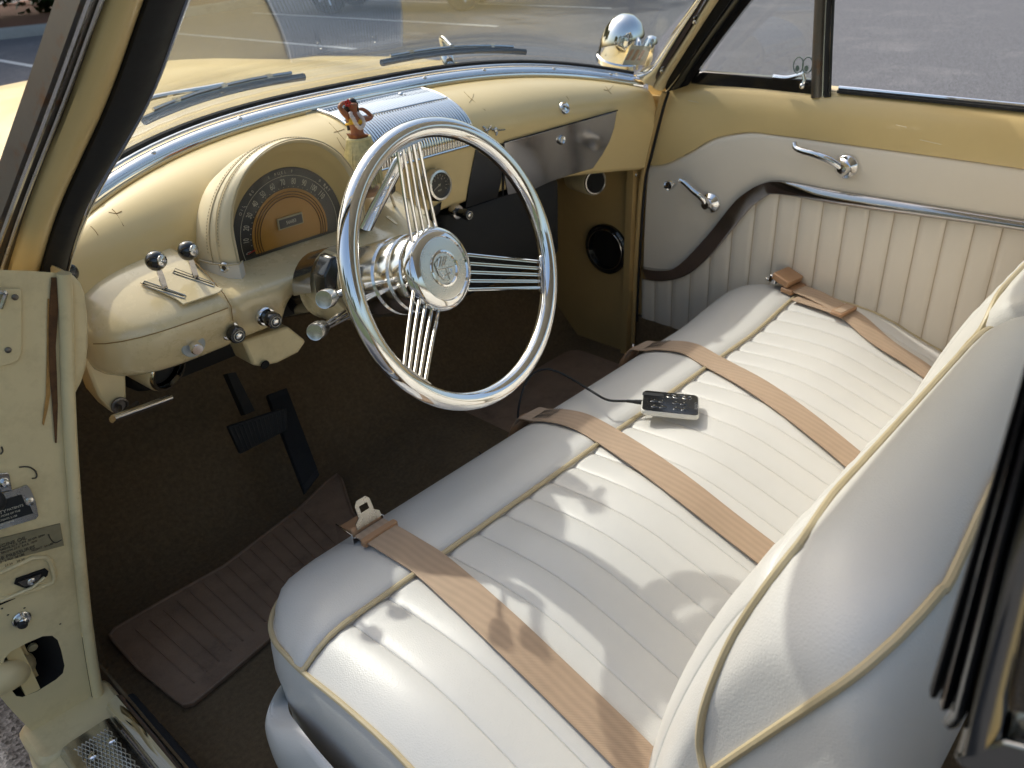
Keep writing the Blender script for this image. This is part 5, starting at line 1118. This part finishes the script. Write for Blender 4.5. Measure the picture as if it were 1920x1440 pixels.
# belt 1: nearest, plain tongue and chrome buckle end standing over the front edge
pix = [(1173, 1402), (1075, 1306), (960, 1195), (870, 1112), (805, 1056), (755, 1024)]
def on_seat(u, v, off=.0065):
    z = .6
    for _ in range(12): p = PZ(u, v, z + off); z = seat_z(p.x, p.y)
    return PZ(u, v, z + off)
p1 = [on_seat(u, v) for u, v in pix] + [on_seat(725, 1006, .010), on_seat(692, 988, .016)]
d0 = (p1[0] - p1[1]).normalized(); p1.insert(0, p1[0] + d0 * .07 - Vector((0, 0, .005)))
be, P = belt(p1, W_, 'tan lap belt nearest the driver door, its steel tongue standing over the front edge', p1[3])
R_ = basis(Vector((0, .35, .94)), (0, 1, 0)); e = P[-1]
b = MB(); b.rbox(e + Vector((0, -.026, .0015)), (.034, .0055, .0055), .003, 'buckle_tan'); build('slide', b, be)
b = MB(); b.rbox(e + Vector((0, .024, -.008)), (.029, .022, .009), .004, 'buckle_tan', Matrix.Rotation(radians(-25), 3, 'X')); bk = build('buckle', b, be)
b = MB()
for sx in (-1, 1): b.sheet([[e + Vector((sx * .0305, y, z)) for y in (.002, .024, .044)] for z in (-.036, -.012, .003)], 'chrome', (sx * .0018, 0, 0))
b.sheet([[e + Vector((x, y, -.002 - (y - .0) * .45)) for x in (-.0305, 0, .0305)] for y in (-.002, .006)], 'chrome', (0, 0, -.002)); build('buckle_plate', b, bk, bevel=.0006)
tp_ = [(-.024, 0), (.024, 0), (.0235, .010), (.015, .016), (.0145, .036), (.009, .043), (-.009, .043), (-.0145, .036), (-.015, .016), (-.0235, .010)]; th_ = [(-.008, .022), (.008, .022), (.008, .033), (-.008, .033)]
tu = Vector((0, .35, .94)).normalized(); tw = Vector((1, 0, 0)); o_ = e + Vector((.004, .004, .004)); b = MB(); tn_ = tw.cross(tu)
for off in (0, .0022): holed(b, [o_ + tw * x + tu * y + tn_ * off for x, y in tp_], [[o_ + tw * x + tu * y + tn_ * off for x, y in th_]], 'steel')
for lp_ in (tp_, th_):
    n = len(lp_); b.add([o_ + tw * x + tu * y for x, y in lp_] + [o_ + tw * x + tu * y + tn_ * .0022 for x, y in lp_], [[i, (i + 1) % n, n + (i + 1) % n, n + i] for i in range(n)], 'steel')
build('tongue', b, be, smooth=30)
# belts 2 and 3: hang over the front edge with brown covered buckles
def hang_belt(pix, xf, label):
    p = [on_seat(u, v) for u, v in pix] + [sp(xf, .80), sp(xf + .002, .855), sp(xf + .004, .90, .008)]; d0 = (p[0] - p[1]).normalized(); p.insert(0, p[0] + d0 * .07 - Vector((0, 0, .004)))
    p += [Vector((xf + .006, .936, .572)), Vector((xf + .007, .953, .545))]; be, P = belt(p, W_, label, p[3]); e = P[-1]
    b = MB(); y0 = .895
    for k in range(9):
        for s_ in (-1, 1): yy = .862 + k * .0055; b.tube([sp(xf - .022 * s_ + .002, yy, .0105), sp(xf + .022 * s_ + .002, yy + .006, .0105)], .0005, 'print_dark', 4)
    build('stitching', b, be, kind='stuff')
    b = MB(); R = basis(Vector((0, .55, .83)), (1, 0, 0)); c = Vector((xf + .008, .958, .535)); rings = []
    for k, (l, w, h) in enumerate(((-.026, .012, .005), (-.024, .020, .008), (-.010, .025, .011), (.012, .027, .012), (.028, .024, .010), (.036, .014, .006))):
        dn = Vector((0, .45, -.89)); nn = Vector((0, .89, .45)); rings.append([c + dn * l + Vector((1, 0, 0)) * (w * cos(t)) + nn * (h * sin(t)) for t in [2 * pi * q / 16 for q in range(16)]])
    b.loft(rings, 'buckle_tan'); build('buckle_cover', b, be, smooth=70)
hang_belt([(1449, 1046), (1370, 985), (1290, 922), (1210, 863), (1136, 815)], -.062, 'tan lap belt draped over the seat middle, just in front of the black remote')
hang_belt([(1595, 856), (1505, 783), (1417, 721), (1338, 678)], .318, 'tan lap belt draped over the seat between the remote and the chrome buckle')
# belt 4: far side, chrome buckle on top of the front roll
p = [on_seat(u, v) for u, v in ((1718, 682), (1650, 637), (1595, 590))] + [on_seat(1535, 556, .012), on_seat(1512, 546, .014), on_seat(1488, 537, .014)]
d0 = (p[0] - p[1]).normalized(); p.insert(0, p[0] + d0 * .07 - Vector((0, 0, .004))); be, P = belt(p, W_ * .93, 'tan lap belt beside the passenger door, ending in a tan and chrome buckle', p[3])
e = P[-1]; d = (P[-1] - P[-3]).normalized(); sd = d.cross(Vector((0, 0, 1))).normalized(); R = Matrix((sd, d, sd.cross(d))).transposed()
b = MB(); b.rbox(e + d * .000 - Vector((0, 0, .004)), (.031, .016, .006), .004, 'buckle_tan', R); build('slide', b, be)
R2_ = R @ Matrix.Rotation(radians(14), 3, 'X'); b = MB(); b.rbox(e + d * .020 + Vector((0, 0, .017)), (.031, .024, .008), .004, 'buckle_tan', R2_); bk = build('buckle', b, be)
b = MB(); b.rbox(e + d * .042 + Vector((0, 0, .012)), (.030, .010, .009), .003, 'chrome', R2_); b.rbox(e + d * .058 + Vector((0, 0, .002)), (.020, .012, .002), .006, 'chrome_worn', R2_); build('buckle_plate', b, bk)
q = on_seat(1582, 582, .012); b = MB(); b.rbox(q, (.033, .014, .004), .003, 'buckle_tan', R); kp2 = build('keeper', b, be); b = MB(); b.rbox(q + Vector((0, 0, .004)), (.027, .010, .0015), .003, 'webbing', R); build('keeper_pad', b, kp2)
b = MB(); Pm = [on_seat(1590, 590, .006)] + [lerp(on_seat(1590, 590, .006), on_seat(1500, 560, .007), t) + Vector((0, 0, .004)) for t in (.3, .6)] + [on_seat(1495, 556, .008)]
b.sheet([[pp + sd * s_ for pp in Pm] for s_ in (-.026, 0, .024)], 'webbing', (0, 0, -.0015)); build('loose_end', b, be, smooth=60)

# ================================================================== remote control and its cable
cs = [PZ(u, v, .626) for u, v in ((1198, 737), (1304, 744), (1317, 783), (1208, 776))]; c = sum(cs, Vector()) / 4
ex = ((cs[1] - cs[0]) + (cs[2] - cs[3])).normalized(); ey = ((cs[0] - cs[3]) + (cs[1] - cs[2])); ey = (ey - ex * ey.dot(ex)).normalized()
hl = ((cs[1] - cs[0]).length + (cs[2] - cs[3]).length) / 4; hw = ((cs[0] - cs[3]).length + (cs[1] - cs[2]).length) / 4
Rr = Matrix((ex, ey, ex.cross(ey))).transposed() @ Matrix.Rotation(radians(2.5), 3, 'Y')
rem = empty('remote_control', c - Vector((0, 0, .02)), 'black faced remote control with white edge and black cable, lying on the seat', 'remote control')
b = MB(); b.rbox(c, (hl, hw, .0050), .009, 'white_plastic', Rr, seg=6); build('case', b, rem)
b = MB(); b.rbox(c + Rr @ Vector((0, 0, .0050)), (hl - .0018, hw - .0018, .0012), .008, 'black_gloss', Rr, seg=6); fp = build('front_plate', b, rem)
def rp(x, y, z=.0066): return c + Rr @ Vector((x * hl, y * hw, z))
for x in (-.42, .34):
    for y in (-.02, -.55):
        for k, dx in enumerate((-.14, .14)):
            b = MB(); b.ball(rp(x + dx + (.03 if y < -.3 else 0), y, .0058), (.0078, .0062, .0013), 'black_gloss', 10, Rr); build('button', b, fp)
            b = MB(); b.ball(rp(x + dx, y + .08, .0072), (.0009, .0009, .0004), 'print_cream', 6, Rr); build('print', b, fp)
for x, y, w in ((.30, .58, .012), (.02, .58, .0085), (.58, .58, .0085)):
    b = MB(); b.ball(rp(x, y, .0058), (w * .8, .0055, .0012), 'black_gloss', 10, Rr); build('button', b, fp)
    b = MB(); b.tube([rp(x, y) + Rr @ Vector((w * cos(t), .0072 * sin(t), 0)) for t in [2 * pi * k / 20 for k in range(20)]], .0005, 'brushed', 4, closed=True); build('button_ring', b, fp)
b = MB(); b.rbox(rp(-.62, .60, .0056), (.020, .0055, .0012), .003, 'rubber', Rr); build('button', b, fp)
text('lettering', 'CRUISE', .0095, rp(.90, -.15, .0070), Rr @ Vector((0, -1, 0)), Rr @ Vector((1, 0, 0)), 'brushed', fp, sx=.85)
pl0 = c - Rr @ Vector((hl, 0, 0)); dpl = Rr @ Vector((-1, -.05, 0)); b = MB(); b.tube([pl0 + dpl * -.002, pl0 + dpl * .012, pl0 + dpl * .014, pl0 + dpl * .028], lambda t: .0048 - .0018 * t, 'rubber', 10); build('plug', b, rem)
cab = [pl0 + dpl * .026, PZ(1140, 750, .636), PZ(1110, 734, .645), PY(1078, 714, .90), PY(1050, 699, .95), PY(1024, 692, .98), PY(1000, 700, 1.0), PY(984, 722, 1.0), PY(975, 752, .99), PY(971, 780, .985), PY(975, 812, .97), Vector((-.08, .965, .40)), Vector((-.04, 1.05, .362)), Vector((.05, 1.25, .345))]
b = MB(); b.tube(catmull(cab, 7), .0024, 'rubber', 8); build('cable', b, rem)

# ================================================================== hula figurine on the dash
HY = 1.185
def H(u, v, dy=0): return PY(u, v, HY + dy)
def Hz(x, y, dy=0): return H(600 + x / 9, 160 + y / 9, dy)          # x, y measured in a nine-fold enlargement
fb = H(692, 345); fig = empty('hula_figurine', fb, 'small hula dancer figurine in a straw skirt standing on the dashboard', 'figurine')
def skin(name, chains, m, par, sub=2):
    V, E, Rd = [], [], []
    for ch in chains:
        st = None
        for k, (p, r) in enumerate(ch):
            if isinstance(p, int): st = p; continue
            V.append(Vector(p)); Rd.append(r)
            if st is not None: E.append((st, len(V) - 1))
            st = len(V) - 1
    me = bpy.data.meshes.new(name); me.from_pydata([tuple(v) for v in V], E, []); me.materials.append(MATS[m]); o = bpy.data.objects.new(name, me); link(o, par)
    o.modifiers.new('skin', 'SKIN')
    for i, r in enumerate(Rd): sv = me.skin_vertices[0].data[i]; sv.radius = (r, r); sv.use_root = i == 0
    s = o.modifiers.new('sub', 'SUBSURF'); s.levels = s.render_levels = sub
    o.modifiers['skin'].use_smooth_shade = True
    return o
px9 = 1.62 / 1535 / 9
def r9(n): return n * px9
# torso chain 0..6: hips, waist, ribs, chest, neck, (head)
tor = [(Hz(640, 960), r9(120)), (Hz(635, 840), r9(98)), (Hz(620, 740), r9(100)), (Hz(600, 620), r9(112)), (Hz(585, 520), r9(80)), (Hz(572, 440), r9(40)), (Hz(560, 395), r9(62)), (Hz(548, 330), r9(80)), (Hz(545, 285), r9(62))]
armL = [(4, 0), (Hz(480, 540), r9(52)), (Hz(385, 450, -.002), r9(44)), (Hz(325, 355), r9(36)), (Hz(380, 300, .004), r9(32)), (Hz(440, 285, .006), r9(28)), (Hz(475, 290, .008), r9(22))]
armR = [(4, 0), (Hz(690, 560), r9(50)), (Hz(780, 575, -.003), r9(44)), (Hz(880, 540), r9(36)), (Hz(800, 450, .002), r9(32)), (Hz(720, 400, .004), r9(28)), (Hz(650, 400, .004), r9(22))]
legs = [(0, 0), (Hz(690, 1200), r9(80)), (Hz(740, 1450), r9(60)), (Hz(770, 1640), r9(45)), (Hz(790, 1700), r9(55))]
body = skin('body', [tor, armL, armR, legs], 'skin', fig)
b = MB(); hc = Hz(545, 315); b.ball(Hz(535, 285, .006), (.0085, .009, .0075), 'doll_hair'); b.tube(catmull([Hz(500, 300, .008), Hz(455, 400, .009), Hz(470, 500, .012), Hz(480, 620, .014), Hz(500, 760, .012)], 5), lambda t: .0068 - .003 * t, 'doll_hair', 10); b.tube(catmull([Hz(600, 290, .004), Hz(612, 370, .004), Hz(640, 470, .002), Hz(655, 530, -.002)], 5), lambda t: .0045 - .002 * t, 'doll_hair', 8); build('hair', b, fig, smooth=60)
b = MB()
for x_, y_ in ((512, 305), (556, 315)): b.ball(Hz(x_ + 14, y_ + 10, -.0088), (.0011, .0006, .0006), 'doll_hair', 6)
b.ball(Hz(545, 345, -.0098), (.0009, .0012, .0013), 'skin', 6); b.ball(Hz(550, 372, -.0085), (.0018, .0007, .0007), 'flower_red', 6); build('face', b, fig)
b = MB()
for k in range(5): a = 2 * pi * k / 5; b.ball(Hz(462, 300, -.004) + Vector((.0042 * cos(a), -.001, .0042 * sin(a))), (.0027, .0016, .0027), 'flower_red', 8)
build('flower', b, fig)
b = MB(); b.ball(Hz(545, 605, -.0085), (.0065, .0055, .0055), 'bra_yellow', 10); b.ball(Hz(680, 615, -.0085), (.0060, .0055, .0055), 'bra_yellow', 10); b.tube(catmull([Hz(440, 660, .004), Hz(490, 650, -.006), Hz(600, 640, -.012), Hz(720, 640, -.006), Hz(745, 640, .003)], 4), .0022, 'bra_yellow', 6); build('bikini_top', b, fig)
b = MB(); lei = catmull([Hz(510, 480, -.003), Hz(560, 560, -.012), Hz(610, 660, -.014), (Hz(680, 720, -.014)), Hz(735, 660, -.013), Hz(720, 570, -.012), Hz(650, 490, -.006), Hz(580, 460, .002)], 5, closed=True)
for k, pt in enumerate(lei): b.ball(pt, .0032 + .0006 * (k % 2), 'lei_white', 6)
build('garland', b, fig)
b = MB(); top = Hz(655, 880); botc = Hz(740, 1640)
for k in range(70):
    a = 2 * pi * k / 70; j = random.uniform(.9, 1.1); p0 = top + Vector((.0205 * cos(a), .0165 * sin(a), random.uniform(-.001, .002))); p1 = botc + Vector((.033 * j * cos(a + .05), .030 * j * sin(a + .05), random.uniform(-.004, .004)))
    b.tube([p0, lerp(p0, p1, .45) + Vector((.004 * cos(a), .004 * sin(a), 0)), p1], .0014, 'raffia', 4)
b.tube([top + Vector((.0212 * cos(a), .0172 * sin(a), -.001)) for a in [2 * pi * k / 24 for k in range(24)]], .0026, 'raffia', 6, closed=True); build('straw_skirt', b, fig, smooth=60)
fz = Hz(790, 1720); b = MB(); b.lathe([(.020, -.014), (.024, -.012), (.024, -.004), (.020, 0), (.001, .001)], fz, (0, 0, 1), 'buckle_tan', 24); build('stand', b, fig)
